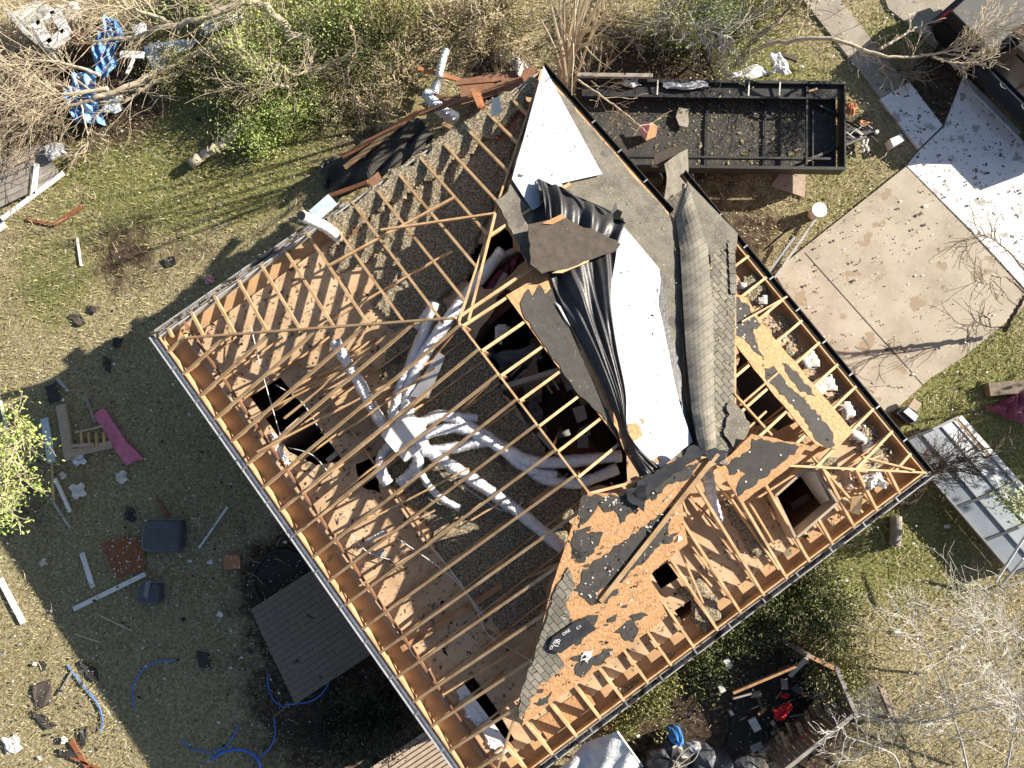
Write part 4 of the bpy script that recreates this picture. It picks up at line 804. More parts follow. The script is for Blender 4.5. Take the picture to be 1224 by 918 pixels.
for a, b_, w, m, lb in [((53,500),(62,553),.2,'pale_blue','faded blue plank leaning past the bright bush'),((62,553),(64,600),.06,'lumber','thin brown stick below the faded blue plank'),((66,572),(84,612),.09,'white_paint','white stick to the right of the thin brown stick'),((60,595),(84,631),.05,'grey_paint','grey lath near the white stick end'),
        ((98,661),(111,702),.12,'white_paint','white board standing nearly upright left of the rusty sheet'),((88,728),(174,686),.12,'white_paint','long white splintered board below the rusty sheet'),((238,655),(272,606),.05,'white_paint','pale thin pole lying in the shade right of the large casing'),
        ((68,452),(82,468),.07,'grey_paint','grey stick above the timber frame'),((0,478),(12,530),.07,'white_paint','white strip at the left edge above the bright bush'),((0,692),(28,745),.14,'white_paint','white fallen board on the sunlit grass at the left edge'),
        ((188,596),(202,618),.06,'rust_board','brown stick touching the large casing'),((118,735),(158,754),.03,'twig_tan','thin bleached cane in the shaded yard'),((90,758),(120,768),.025,'twig_tan','second thin cane left of the bleached one'),((103,475),(114,505),.06,'grey_wood','grey lath behind the pink board'),
        ((60,460),(66,480),.3,'bit_black','black scrap above the timber frame'),((84,905),(118,918),.05,'rust_board','rusty rod at the lower left edge'),((70,830),(88,800),.05,'grey_wood','grey broken lath at the shadow edge lower left'),((85,885),(105,918),.12,'rust_board','reddish plank at the bottom left')]:
    board('plank', a, b_, w, .04, m, lb, 'plank', z=.02)
def casing(q, label, m):
    c_ = P(q[0], q[1], 0); t = thing('plastic_casing', c_, label, 'plastic casing'); w_, d_, h_ = q[2:5]; mb = MB()
    for k, (s_, z) in enumerate(((1,.0),(1,h_*.6),(.93,h_*.9),(.82,h_))):
        mb.v += [tuple(c_+[math.copysign(min(abs(math.cos(a))**.35, 1), math.cos(a))*w_/2*s_, math.copysign(abs(math.sin(a))**.35, math.sin(a))*d_/2*s_, z]) for a in np.linspace(0, 2*math.pi, 29)[:-1]]
    for k in range(3): mb.f += [(k*28+i, k*28+(i+1)%28, (k+1)*28+(i+1)%28, (k+1)*28+i) for i in range(28)]
    mb.f.append(tuple(range(84, 112))); mb.build('shell', m, t, smooth=False)
    MB().beam(c_+[-w_*.46, d_*.52, .04], c_+[w_*.46, d_*.52, .04], .05, .08).build('rim', 'tv_case_light', t)
casing((198,640,1.08,.82,.3), 'large dark grey plastic casing face down in the shaded yard', 'tv_case'); casing((183,708,.6,.52,.3), 'small grey plastic casing below the large one, its pale lid leaning on the left', 'tv_case')
panel_('lid', [(171,712),(174,695),(180,694),(176,716)], .33, .03, 'tv_case_light', 'pale grey lid leaning on the small casing', 'lid')
def nailed(q, label, m, seed, k):
    o = MB().prism([P(x, y, .05) for x, y in jag(q, .8, 7, seed)], .03).build('rusty_sheet', m, None, label, 'board'); r_ = random.Random(seed)
    xs = [a[0] for a in q]; ys = [a[1] for a in q]; mb = MB(); 
    for _ in range(k):
        x, y = r_.uniform(min(xs),max(xs)), r_.uniform(min(ys),max(ys))
        if inpoly([x],[y],q)[0]: mb.tube([P(x,y,.05), P(x,y,.075)], r_.uniform(.012,.028), 7)
    mb.build('nail_caps', 'bit_white', o)
nailed([(121,650),(150,641),(170,645),(173,655),(172,682),(152,686),(138,692),(132,675)], 'rust brown wooden sheet dotted with white nail caps', 'rust_board', 3, 40)
nailed([(268,664),(286,663),(287,680),(268,681)], 'small square of brown board in the shade near the deck', 'orange_board', 4, 8)
for i,(x, y, s_, lb) in enumerate([(94,587,.28,'largest white paper scrap, below the timber frame'),(146,571,.24,'white rag below the pink board'),(77,568,.12,'small pale scrap under the timber frame'),(95,549,.26,'crumpled foil scrap at the foot of the timber frame'),(53,672,.14,'white crumbs on the shaded ground at far left'),(250,335,.15,'pink flower like scrap at the edge of the shade'),(15,890,.35,'white broken fragments on sunlit grass bottom left'),(78,883,.12,'small ring shaped scrap on the sunlit grass bottom left')]):
    q = [(x-s_*36,y-s_*20),(x+s_*20,y-s_*36),(x+s_*36,y+s_*14),(x-s_*14,y+s_*34)]
    crumple(q, .12, 50+i, .02, 'paper_scrap', 'pink_fluff' if i == 5 else ('foil' if i == 3 else 'white_batt'), nu=6, nv=6, label=lb, cat='scrap')
for i,(q, lb) in enumerate([([(36,820),(60,812),(62,840),(44,850)],'largest dark felt scrap on the sunlit grass lower left'),([(36,850),(52,855),(66,868),(58,872),(44,862)],'curved dark felt strip below the largest scrap'),([(95,870),(104,868),(102,890),(97,896)],'upright dark felt scrap near the shadow edge'),([(70,895),(95,897),(90,906),(72,904)],'flat dark scrap beside the reddish plank'),([(48,790),(55,793),(53,802),(48,798)],'small black square of felt on the sunlit grass'),
        ([(105,365),(118,366),(114,374),(104,372)],'brownish leaf sized scrap on sunlit grass above the shade'),([(82,376),(94,374),(102,386),(92,390)],'grey felt scrap left of the brownish one'),([(136,403),(146,404),(142,416),(134,414)],'black felt scrap at the edge of the shade'),([(122,425),(132,430),(132,446),(124,440)],'second black scrap inside the shade'),([(196,308),(208,306),(210,316),(200,320)],'black lump on sunlit grass left of the house'),([(235,778),(250,782),(252,800),(238,798)],'black plastic scrap in the middle of the shaded yard'),([(95,790),(115,800),(118,815),(105,812)],'black scrap just inside the shadow edge'),([(150,605),(162,610),(160,625),(148,620)],'black lump above the large casing')]):
    MB().prism([P(x, y, .05+.03*math.sin(x)) for x, y in jag(q, 1, 4, i)], .03).build('felt_scrap', 'bit_black' if i not in (5,6,0) else 'brown_felt', None, lb, 'felt scrap')
def arc(pts, lb, r=.018, m='blue_hose', z=.06): MB().tube(spline([P(x, y, z+.02*math.sin(x)) for x, y in pts], 40), r, 6).build('blue_hose', m, None, lb, 'hose')
arc([(160,846),(159,822),(170,802),(190,790),(208,791)], 'blue hose arc alone in the middle of the shaded yard')
arc([(358,760),(380,778),(394,800),(390,822),(372,838),(342,842)], 'blue hose loop over the corner of the deck', .02, z=.25)
arc([(340,846),(326,835),(320,815),(321,805)], 'short blue hose closing the loop by the deck'); arc([(80,795),(100,820),(117,842),(123,862),(120,875)], 'blue hose running along the shadow edge at lower left')
arc([(217,884),(230,895),(252,899),(272,890),(286,866)], 'blue hose swinging left from the tangle at the bottom'); arc([(252,908),(270,898),(292,897),(308,908),(314,930)], 'thick blue hose tangle at the bottom edge', .035)
arc([(306,906),(322,895),(329,875),(327,858)], 'blue hose rising right from the tangle towards the deck'); arc([(327,858),(340,846),(352,840)], 'thin green hose joining the deck loop', .01, 'leaf_lime')
# deck, pit
dk = thing('wooden_deck', P(380,760,0), 'weathered plank deck half hidden under the left eave', 'deck')
d0, d1 = P(305,729,.3), P(375,684,.3); dv = unit((P(470,880,.3)-d1)); wv = unit(d1-d0)
for k in range(17):
    s_ = dv*(k*.155); a = d0+s_; MB().beam(a-wv*.1, a+wv*3.4, .145, .04).build('deck_board', 'deck_wood', dk)
MB().beam(d0-[0,0,.12], d0+dv*2.6-[0,0,.12], .05, .2).build('deck_joist', 'deck_wood', dk)
d2 = thing('wooden_ramp', P(500,905,0), 'plank walkway, its sunlight painted as paler wood, at the bottom edge under the left eave', 'walkway')
for k in range(12): a = P(440,916,.3)+unit(P(480,880,.3)-P(440,916,.3))*(k*.0); a = P(438+k*3, 925+k*5, .28); MB().beam(a, a+wv*2.6, .145, .04).build('deck_board', 'pale_wood', d2)  # pale boards paint the sunlit lower end of the brown plank deck
fp = thing('fire_pit', P(338,690,0), 'round black ring of charred ground beside the deck', 'fire pit'); c_ = P(338,692,.02)
MB().tube([c_, c_+[0,0,.03]], .72, 40).build('ash_bed', 'soil', fp)
MB().tube([c_+[.74*math.cos(a), .74*math.sin(a), .05] for a in np.linspace(0,2*math.pi,41)], .035, 6).build('rim', 'black_metal', fp)
bt = thing('bench_frame', P(360,798,0), 'small pale rectangular frame lying inside the blue hose loop', 'frame'); fq = [P(x,y,.3) for x,y in [(348,800),(370,789),(374,795),(352,807)]]
for i in range(4): MB().beam(fq[i], fq[(i+1)%4], .02, .02).build('bar', 'pale_wood', bt)
# ------------------------------------------------------------ upper left wreckage
def rubble(): pass
wt = thing('wrecked_camper', P(48,25,0), 'white caved-in camper body with a square window opening, top left corner', 'camper wreck')
zt = 1.5; MB().prism([P(x,y,zt) for x, y in [(15,15),(40,0),(57,6),(32,30)]], .25).build('roof_panel', 'white_paint', wt); MB().beam(P(26,30,zt), P(56,10,zt), .15, .12).build('roof_rail', 'grey_paint', wt)
for a, b_ in [((44,28),(66,14)),((66,14),(80,40)),((80,40),(60,54)),((60,54),(44,28))]: MB().beam(P(*a,zt-.2), P(*b_,zt-.2), .24, .15).build('window_frame', 'white_paint', wt)
MB().prism([P(x,y,zt-.2) for x, y in [(31,32),(37,29),(57,53),(52,57)]], .2).build('side_panel', 'white_paint', wt); MB().prism([P(x,y,.6) for x, y in [(48,28),(66,18),(76,40),(60,50)]], .1).build('cabin_floor', 'deck_wood', wt)
MB().beam(P(30,32,1), P(54,60,1), .08, 1.6).build('lower_wall', 'grey_paint', wt)
t1 = sheet([P(x,y,z) for x,y,z in [(126,22,.5),(116,60,.4),(112,92,.3)]], [P(x,y,z) for x,y,z in [(146,28,.5),(144,66,.5),(132,95,.3)]], 22, 40, lambda u,v: (0.05*math.sin(9*v),.04*math.sin(12*u),.18*abs(math.sin(5*u+7*v))+.08*math.sin(19*u-11*v))).build('tarpaulin', 'blue_tarp', None, 'crumpled strong blue tarpaulin under bare branches, upper part', 'tarpaulin')
sheet([P(x,y,z) for x,y,z in [(86,92,.3),(80,125,.3),(92,148,.2)]], [P(x,y,z) for x,y,z in [(116,84,.4),(118,115,.4),(126,150,.2)]], 22, 30, lambda u,v: (0.05*math.sin(9*v),.04*math.sin(12*u),.15*abs(math.sin(6*u+6*v))+.07*math.sin(17*u-13*v))).build('tarpaulin', 'blue_tarp', None, 'second paler blue tarpaulin heap nearer the fallen trunk', 'tarpaulin')
for i,(q, z, m, lb) in enumerate([([(172,55),(205,48),(240,48),(185,92)],.3,'pale_blue','pale bluish corrugated sheet below the fallen trunk'),([(240,28),(292,2),(296,22),(245,42)],.3,'white_paint','bright white sheet between trunk and green bushes'),([(158,32),(172,28),(180,40),(160,46)],.3,'white_paint','small white sheet between blue tarpaulin and trunk'),([(68,8),(95,2),(100,22),(74,30)],.4,'white_batt','white fluffy heap right of the camper wreck'),
        ([(52,175),(75,170),(82,185),(58,192)],.3,'light_cloth','pale cloth at the end of the grey pallet boards'),([(84,38),(112,40),(108,62),(90,58)],.3,'rust_board','rusty brown sheet left of the blue tarpaulin'),([(122,112),(148,115),(145,135),(125,136)],.3,'pale_blue','pale blue plastic lump below the trunk'),([(94,92),(100,88),(112,96),(104,108)],.4,'light_cloth','greyish cloth over the second tarpaulin')]):
    crumple(q, .12 if i not in (0,1) else .05, 70+i, z, 'sheet_scrap', m, label=lb, cat='scrap')
board('plank', (144,65),(172,66),.2,.06,'white_paint','short white board butting against the pale corrugated sheet','plank',.4); board('plank', (152,88),(160,70),.07,.05,'white_paint','thin white stick below the short white board','plank',.4)
pl_ = thing('pallet', P(35,215,0), 'grey weathered board panel with loose white boards at the left edge', 'pallet')
for k in range(7): MB().beam(P(-14+k*2.0, 200+k*7.5,.15), P(50+k*3.8,176+k*5.5,.15), .16, .03).build('slat', 'grey_wood', pl_)
for a, b_ in [((2,262),(76,207)),((40,232),(44,196)),((-5,205),(40,186))]: MB().beam(P(*a,.22), P(*b_,.22), .12, .05).build('cross_board', 'white_paint' if a[0] != -5 else 'pale_wood', pl_)
board('plank', (64,269),(100,246),.12,.04,'rust_board','red brown board on the green grass near the pallet','plank'); board('plank', (62,268),(32,262),.08,.03,'rust_board','short red brown board left of the longer one','plank'); board('plank', (-6,276),(6,268),.2,.04,'white_paint','white board end at the left edge below the pallet','plank')
board('plank', (92,284),(97,318),.05,.04,'white_paint','upright pale lath in the dirt hollow','plank')
for i,(x,y) in enumerate([(1,158),(437,2)]): crumple([(x-6,y-8),(x+6,y-6),(x+7,y+6),(x-5,y+8)], .2, 90+i, .3, 'pink_scrap', 'pink_fluff', nu=6, nv=6, label=['pink scrap at the left edge under bare branches','pink scrap at the top edge among green bushes'][i], cat='scrap')
# debris along the upper left eave
sheet([P(x,y,z) for x,y,z in [(388,200,.3),(430,175,.8),(470,150,1.0),(500,140,1.0)]], [P(x,y,z) for x,y,z in [(405,238,.3),(445,225,.9),(485,195,1.0),(520,165,1.0)]], 20, 40, lambda u,v:(0,0,.16*abs(math.sin(7*u+3*v))+.06*math.sin(23*v+9*u)-.3*u*(1-u))).build('roofing_sheet', 'felt', None, 'crumpled dark roofing sheet hanging off the upper left eave', 'roofing sheet')
crumple([(384,196),(402,186),(412,222),(388,228)], .2, 95, .1, 'roofing_sheet', 'tarp_black', label='black plastic flap at the low end of the roofing sheet', cat='roofing sheet')
for a, z0, b_, z1, m, lb in [((410,188),1.0,(500,134),1.6,'orange_board','upper brown rafter fallen outside the upper left eave'),((412,200),1.0,(505,128),1.6,'lumber','lower pale rafter fallen beside the brown one'),((500,136),1.3,(560,118),1.6,'red_lumber','dark red beam behind the silver duct'),((508,112),1.0,(545,122),1.2,'red_lumber','short reddish beam under the silver duct'),((530,148),1.6,(550,158),1.8,'lumber','pale offcut by the duct mouth'),((565,108),3.4,(574,128),3.9,'orange_board','orange splinter standing on the eave left of the blue card'),((572,112),3.4,(577,130),3.9,'orange_board','second orange splinter beside the blue card'),((395,234),.6,(440,218),1.0,'orange_board','low orange board near the black flap'),((500,82),.3,(550,96),.4,'orange_board','orange board in the brush above the house'),((545,100),.5,(600,95),.5,'red_lumber','dark beam in the brush beyond the eave'),((560,118),.8,(625,95),.9,'red_lumber','dark red plank along the top eave')]:
    MB().beam(P(*a,z0), P(*b_,z1), .11, .07).build('broken_beam', m, None, lb, 'beam')
MB().prism([P(x,y,.5) for x,y in [(548,95),(640,80),(640,100),(552,125)]], .04).build('plywood_sheet', 'red_lumber', None, 'dark red sheet lying just beyond the top eave', 'board')
MB().beam(P(375,258,3.9), P(398,238,3.9), .3, .04).build('metal_flashing', 'pale_blue', None, 'bluish flashing piece behind the white vent pipe', 'flashing')
crumple([(610,74),(622,70),(632,82),(620,94)], .35, 99, .4, 'white_bag', 'white_batt', label='white bag in the brush beyond the top of the roof', cat='bag')
for q, m, lb in [([(742,97),(762,94),(765,104),(745,105)],'light_cloth','bluish cloth on the trailer rail left part'),([(790,100),(845,98),(848,106),(795,108)],'light_cloth','long pale bluish cloth along the trailer rail')]: crumple(q, .12, 17, .98, 'cloth', m, label=lb, cat='cloth')
board('broken_beam', (716,34),(768,56),.13,.1,'dark_twig','charred black beam lying in the brush above the trailer','beam',.4)
board('broken_beam', (690,90),(780,91),.1,.1,'grey_wood','grey rail lying along the trailer edge','beam',1.1)
board('broken_beam', (925,62),(953,72),.1,.08,'dark_twig','black stub of timber by the white angled panel','beam',.3)
# ------------------------------------------------------------ lower right pen with firewood
def pen():
    t = thing('log_shelter', P(940,850,0), 'roofless dark timber shelter holding firewood, bottom right', 'shelter'); h = 1.45
    MB().prism([P(x,y,.03) for x,y in [(880,830),(965,795),(1006,850),(1000,880),(930,935),(860,935)]], .05).build('floor', 'soil', t)
    for a, b_ in [((965,783),(1000,800)),((1000,800),(1022,852)),((1022,852),(935,922))]:
        p, q = P(*a,h), P(*b_,h); L_ = np.linalg.norm(q-p); k_ = int(L_/.14)
        for k in range(k_):
            m_ = p+(q-p)*((k+.5)/k_); w_ = MB().beam([m_[0],m_[1],0], [m_[0],m_[1],h+random.uniform(-.04,.04)], .12, .02, up=unit(q-p) if False else np.cross(unit(q-p),[0,0,1])).build('wall_board', 'deck_wood', t)
        MB().beam(p+[0,0,.02], q+[0,0,.02], .09, .05).build('top_rail', 'old_lumber' if a[0] == 965 else 'grey_wood', t)
    MB().beam(P(876,828,1.2), P(966,790,1.3), .06, .09).build('tie_beam', 'old_lumber', t); MB().beam(P(944,808,1.1), P(964,787,1.5), .1, .05).build('tie_beam', 'grey_wood', t)
    MB().beam(P(876,835,.8), P(898,829,.8), .04, .04).build('tie_beam', 'grey_wood', t)
    for x,y in ((965,783),(1000,800),(1022,852)): p = P(x,y,h); MB().beam([p[0],p[1],0], [p[0],p[1],h+.06], .1, .1, up=(1,0,0)).build('post', 'grey_wood', t)
pen()
k = 0
log0 = MB()
for i in range(34):
    x, y = random.uniform(888,985), random.uniform(812,915); a = random.random()*3.1; l_ = random.uniform(.1,.5); c_ = P(x,y,random.uniform(.1,.6)); dv = np.array([math.cos(a),math.sin(a),random.uniform(-.3,.3)])*l_/2
    MB().beam(c_-dv, c_+dv, random.uniform(.03,.18), .03).build('clutter_piece', random.choice(['bit_black','tv_case','deck_wood','old_lumber','grey_wood','bit_brown','tv_case_light']), None, 'broken piece in the clutter on the shelter floor', 'clutter', 'broken pieces on the shelter floor')
for i in range(110):
    x, y = random.uniform(920,998), random.uniform(840,900)
    if not inpoly([x],[y],[(922,888),(960,858),(985,838),(1000,850),(985,872),(950,895)])[0]: continue
    a = random.gauss(1.9,.25); c_ = P(x,y,random.uniform(.15,.8)); dv = np.array([math.cos(a),math.sin(a),random.uniform(-.1,.1)])*.17
    MB().tube([c_-dv, c_+dv], random.uniform(.04,.07), 7).build('firewood_log', 'firewood', None, 'split log in the firewood pile inside the roofless shelter', 'log', 'split logs piled in the roofless shelter')
for a, b_, lb in [((987,840),(991,862),'longest pale split board on the firewood'),((994,838),(1000,860),'split board leaning beside the longest pale one')]: MB().beam(P(*a,.8), P(*b_,.8), .1, .05).build('split_board', 'pale_wood', None, lb, 'board')
for i,(q, lb) in enumerate([([(922,848),(934,842),(940,855),(926,862)],'largest red plastic can in the shelter'),([(932,842),(944,838),(946,848),(936,852)],'red can touching the largest one'),([(930,828),(942,828),(942,832),(931,833)],'flat red scrap against the tie beam'),([(948,882),(962,874),(964,880),(952,887)],'red tool handle lying on the firewood')]):
    crumple(q, .25, 120+i, .5, 'red_can', 'red_plastic', nu=5, nv=5, label=lb, cat='can')
for i,(x,y,s_,z,lb) in enumerate([(902,866,.2,.3,'small white box in the dark of the shelter'),(870,793,.16,.5,'white card on the dark hedge above the shelter'),(862,822,.14,.4,'white scrap left of the shelter tie beam'),(874,852,.08,.2,'tiny white scrap left of the shelter'),(944,735,.0,0,'x')][:4]):
    c_ = P(x,y,z); MB().box(c_, (s_*1.0,s_*1.6,.06), .5).build('white_box', 'bit_white', None, lb, 'box')
crumple([(940,684),(950,684),(952,694),(942,697)], .15, 131, .8, 'paper_scrap', 'bit_white', nu=6, nv=6, label='white scrap in the hedge under the lower right gutter', cat='scrap')
panel_('plywood_sheet', [(1050,820),(1058,822),(1075,856),(1066,860)], .12, .03, 'pale_wood', 'tan wedge of board right of the shelter', 'board')
panel_('roof_piece', jag([(1015,825),(1050,812),(1062,850),(1040,865),(1018,858)],1.5,7,5), .1, .03, 'grey_felt', 'grey roofing sheet under bleached branches right of the shelter', 'roofing piece')
# plastic tent, bags
c_ = P(722,880,.9); q1 = [P(x,y,z) for x,y,z in [(660,925,.3),(695,892,.5),(738,874,1.2)]]; q2 = [P(x,y,z) for x,y,z in [(700,980,.1),(745,960,.2),(765,915,.1)]]
sheet(q1, q2, 30, 30, lambda u,v:(0,0,.12*math.sin(11*u+3*v)*math.sin(7*v)+.08*math.sin(23*u)*(1-v)+.2*math.sin(math.pi*u))).build('plastic_sheet', 'plastic_film', None, 'translucent white plastic sheet over a frame at the bottom edge', 'plastic sheet')
MB().beam(P(738,874,1.25), P(768,916,.1), .04, .04).build('tent_pole', 'white_paint', None, 'white pole holding the plastic sheet', 'pole')
board('broken_beam', (723,871),(757,863),.1,.06,'lumber','yellow offcut above the plastic sheet','beam',.3)
def bag(x, y, r, h, m, lb, seed, cat='bag', name='black_bag'):
    rr = np.random.default_rng(seed); c_ = P(x,y,0); mb = MB(); nu, nv = 26, 10; ph = rr.uniform(0,6,6)
    for j in range(nv+1):
        b_ = j/nv*math.pi/2
        for i in range(nu): a = 2*math.pi*i/nu; q = 1+.12*math.sin(3*a+ph[0])+.07*math.sin(7*a+ph[1]+3*b_); mb.v.append(tuple(c_+[r*q*math.cos(a)*math.cos(b_)**.6, r*q*math.sin(a)*math.cos(b_)**.6*.8, h*math.sin(b_)*(1+.08*math.sin(5*a+ph[2]))]))
    mb.f = [(j*nu+i, j*nu+(i+1)%nu, (j+1)*nu+(i+1)%nu, (j+1)*nu+i) for j in range(nv) for i in range(nu)]; mb.build(name, m, None, lb, cat)
bag(797,897,.6,.5,'tarp_black','dark bag with a blue top beside the plastic sheet',1); bag(846,912,.6,.55,'tv_case','big grey black bag at the bottom edge',2); bag(893,920,.5,.5,'tv_case','rightmost grey black bag at the bottom edge',3); bag(828,893,.2,.3,'light_cloth','pale bag behind the big grey black one',4)
bag(804,874,.2,.75,'blue_plastic','small bright blue bag on top of the dark one',5,name='blue_bag'); bag(985,812,.15,.2,'bark','dark stone at the shelter corner',6,'stone','stone')
for i,(pts, lb) in enumerate([([(800,925),(815,900),(835,890),(828,910),(790,925)],'thin wire hoop over the bags'),([(775,928),(810,915),(830,900)],'second wire over the bags')]): MB().tube(spline([P(x,y,.7) for x,y in pts],16), .01, 5).build('wire', 'twig_tan', None, lb, 'wire')
# ------------------------------------------------------------ vegetation
def rot_to(d, spread, r_):
    v = unit(d)+r_.normal(0, spread, 3); return unit(v)
def grow(segs, tips, p, d, L_, r, depth, r_, spread=.35, kids=4, up=.0, shrink=.62, wob=.13, n=5):
    pts = [p]; rad = [r]; q = p; dd = unit(d)
    for i in range(n):
        dd = unit(dd+r_.normal(0, wob, 3)+np.array([0,0,up])); q = q+dd*L_/n
        if q[2] < .05: q[2] = .05+.02*r_.random()
        pts.append(q); rad.append(r*(1-.75*(i+1)/n))
    segs.append((pts, rad))
    if depth == 0: tips.append(pts[-1]); tips.append(pts[n//2]); return
    for k in range(kids):
        i = r_.integers(1, n+1); grow(segs, tips, pts[i], rot_to(pts[i]-pts[i-1], spread, r_), L_*shrink*r_.uniform(.7,1.2), max(rad[i]*.8, .0035), depth-1, r_, spread, kids, up, shrink, wob, max(3, n-1))
def tubes(segs, minr=.006):
    mb = MB()
    for pts, rad in segs:
        k = 6 if rad[0] > .04 else (4 if rad[0] > .015 else 3); mb.tube(pts, [max(x, minr) for x in rad], k, cap=rad[0] > .04)
    return mb
def leaves(centers, per, spread, size, r_, flat=.8):
    c = np.repeat(np.array(centers), per, 0); n = len(c); c = c+r_.normal(0, spread, (n,3))*[1,1,flat]; c[:,2] = np.maximum(c[:,2], .03)
    a = r_.normal(0,1,(n,3)); a /= np.linalg.norm(a,axis=1,keepdims=True); b_ = np.cross(a, r_.normal(0,1,(n,3))); b_ /= np.linalg.norm(b_,axis=1,keepdims=True)
    s = size*r_.uniform(.5,1.4,(n,1)); return np.stack([c-a*s, c+b_*s*.45, c+a*s, c-b_*s*.45], 1).reshape(-1,3)
def shrub(px, py, r, h, leafm, twigm, label, seed, nl=6, stems=14, cat='shrub', name='shrub', size=.05, per=None, depth=2, spread=.4, tilt=.9, zb=0, group=None, twr=.008, lsp=.13):
    r_ = np.random.default_rng(seed); b0 = P(px, py, zb); t = thing(name, b0, label, cat, group); segs = []; tips = []
    for k in range(stems):
        a = r_.uniform(0,6.28); o = b0+[r*.35*math.cos(a)*r_.random(), r*.35*math.sin(a)*r_.random(), 0]
        hz = r_.uniform(.1,1)*tilt; d = np.array([math.cos(a)*hz*r/h, math.sin(a)*hz*r/h, 1.0]); L_ = h*np.linalg.norm(d)*r_.uniform(.55,.85)
        grow(segs, tips, o, d, L_, .02+.012*h*r_.random(), depth, r_, spread, 4, 0, .55)
    tubes(segs, twr).build('branches', twigm, t)
    if leafm and nl: fastmesh('leaves', leaves(tips, nl, lsp, size, r_), 4, leafm, t)
    return t
shrubs = [(270,25,1.5,1.3,'leaf_lime','twig_tan','bright lime green shrub at the top edge beside the white sheet'),(330,70,1.5,1.5,'leaf_lime','twig_tan','bright green leafy shrub under the bent fallen limb'),(395,25,1.6,1.6,'leaf_lime','twig_brown','tall green shrub at the top edge left of the pink scrap'),
    (430,70,1.3,1.2,'leaf_dark','twig_brown','dark green shrub above the dead brush by the eave'),(285,110,1.2,.9,'leaf_olive','twig_tan','olive shrub above the sawn fallen log'),(360,130,1.0,.7,'leaf_lime','twig_tan','low green shrub right of the sawn log'),
    (470,35,1.2,.9,'leaf_olive','twig_tan','olive brush right of the pink scrap at the top'),(235,95,.8,.6,'leaf_olive','twig_tan','small olive shrub against the fallen trunk'),(310,160,.7,.5,'leaf_lime','twig_tan','small lime green sprig beside the fallen log')]
for i, q in enumerate(shrubs): shrub(*q, 100+i, nl=8, stems=18, size=.034, lsp=.16)
for i, q in enumerate([(540,30,1.3,.7,'leaf_hay','twig_tan','straw coloured brush at the top, left of the tall bare stems'),(590,60,1.1,.6,'leaf_hay','twig_tan','straw coloured brush just above the white bag'),(480,90,1.1,.5,'leaf_hay','twig_tan','dry brush left of the crushed foil duct'),(450,130,.9,.4,'leaf_hay','twig_tan','low dry brush above the fallen rafters'),(720,30,1.2,.6,'leaf_hay','twig_tan','dry brush behind the black charred beam'),(600,15,1.2,.7,'leaf_olive','twig_tan','olive brush at the top edge above the white bag'),(400,110,.9,.5,'leaf_hay','twig_tan','dry twigs between green shrubs and fallen rafters')]):
    shrub(*q, 130+i, nl=2, stems=22, size=.034, lsp=.12, spread=.5)
for i, q in enumerate([(800,35,1.4,1.5,'leaf_olive','twig_grey','yellow green shrub above the trailer, left one'),(860,40,1.5,1.6,'leaf_lime','twig_grey','bright green shrub above the trailer, right one'),(900,15,1.1,1.2,'leaf_olive','twig_brown','olive shrub at the top edge right of the bright green one')]):
    shrub(*q, 150+i, nl=7, stems=20, size=.034, lsp=.15)
# hedge under the lower right gutter
for i, q in enumerate([(905,695,.9,1.0,'leaf_dark','dark_twig','dark hedge shrub nearest the right end of the gutter'),(870,735,1.0,1.0,'leaf_dark','dark_twig','dark hedge shrub below the middle of the gutter'),(825,775,.9,.8,'leaf_dark','dark_twig','dark hedge shrub above the white card'),(775,812,.8,.8,'leaf_olive','dark_twig','olive hedge shrub near the plastic sheet'),
        (955,735,1.05,1.4,'leaf_dark','twig_brown','broad dark shrub standing between gutter and shelter'),(970,690,.9,1.1,'leaf_dark','twig_brown','dark shrub on the lawn side of the hedge'),(975,780,.7,1.2,'leaf_olive','twig_brown','olive shrub touching the shelter corner'),(1105,560,.5,.9,None,'dark_twig','bare dark twigs at the right corner of the house'),(740,845,.5,.4,'leaf_olive','dark_twig','low weeds by the yellow offcut')]):
    shrub(*q, 170+i, nl=10, stems=16, size=.038, lsp=.14)
shrub(22,585,1.25,1.9,'leaf_lime','twig_tan','bright yellow green bush at the left edge, sunlit above the shade',190,nl=6,stems=15,size=.045,lsp=.12,zb=1.2,spread=.5,depth=2,twr=.012)
shrub(32,522,.8,1.9,'leaf_lime','twig_tan','upper part of greenery at the left edge beside the white strip',191,nl=5,stems=8,size=.05,zb=1.2)
shrub(1212,605,.4,.9,'leaf_lime','twig_tan','small green sprig over the right side of the awning',192,nl=5,stems=6,size=.04,zb=1.3)
# tall bare multi-stemmed tree beyond the top corner, and its companions
def baretree(px, py, h, lean, label, seed, m='twig_tan', stems=9, fan=.25, kids=4, depth=3, name='bare_tree', r0=.03, cat='bare tree', zb=0, sp=.3, leafm=None, r1=.006):
    r_ = np.random.default_rng(seed); b0 = P(px, py, zb); t = thing(name, b0, label, cat); segs = []; tips = []
    for k in range(stems):
        d = np.array([lean[0], lean[1], 1.0])+np.append(r_.normal(0, fan, 2), 0); grow(segs, tips, b0+np.append(r_.normal(0, .12, 2), 0), d, h*r_.uniform(.5,.8), r0*r_.uniform(.6,1.1), depth, r_, sp, kids, .02, .5, .07)
    a_ = [s for s in segs if s[1][0] > r0*.55]; c_ = [s for s in segs if s[1][0] <= r0*.55]
    tubes(a_).build('trunk', m, t); tubes(c_, r1).build('branches', m, t)
    if leafm: fastmesh('leaves', leaves(tips, 2, .05, .03, r_), 4, leafm, t)
    return t
baretree(672,108,9.5,(0,.06),'tall clump of tan bare stems rising beyond the top corner of the roof',201,stems=11,fan=.08,depth=2,kids=2,r0=.065)
baretree(708,118,2.6,(.1,.1),'shorter bare clump leaning over the trailer corner',202,stems=6,fan=.25,depth=2,kids=3,r0=.02)
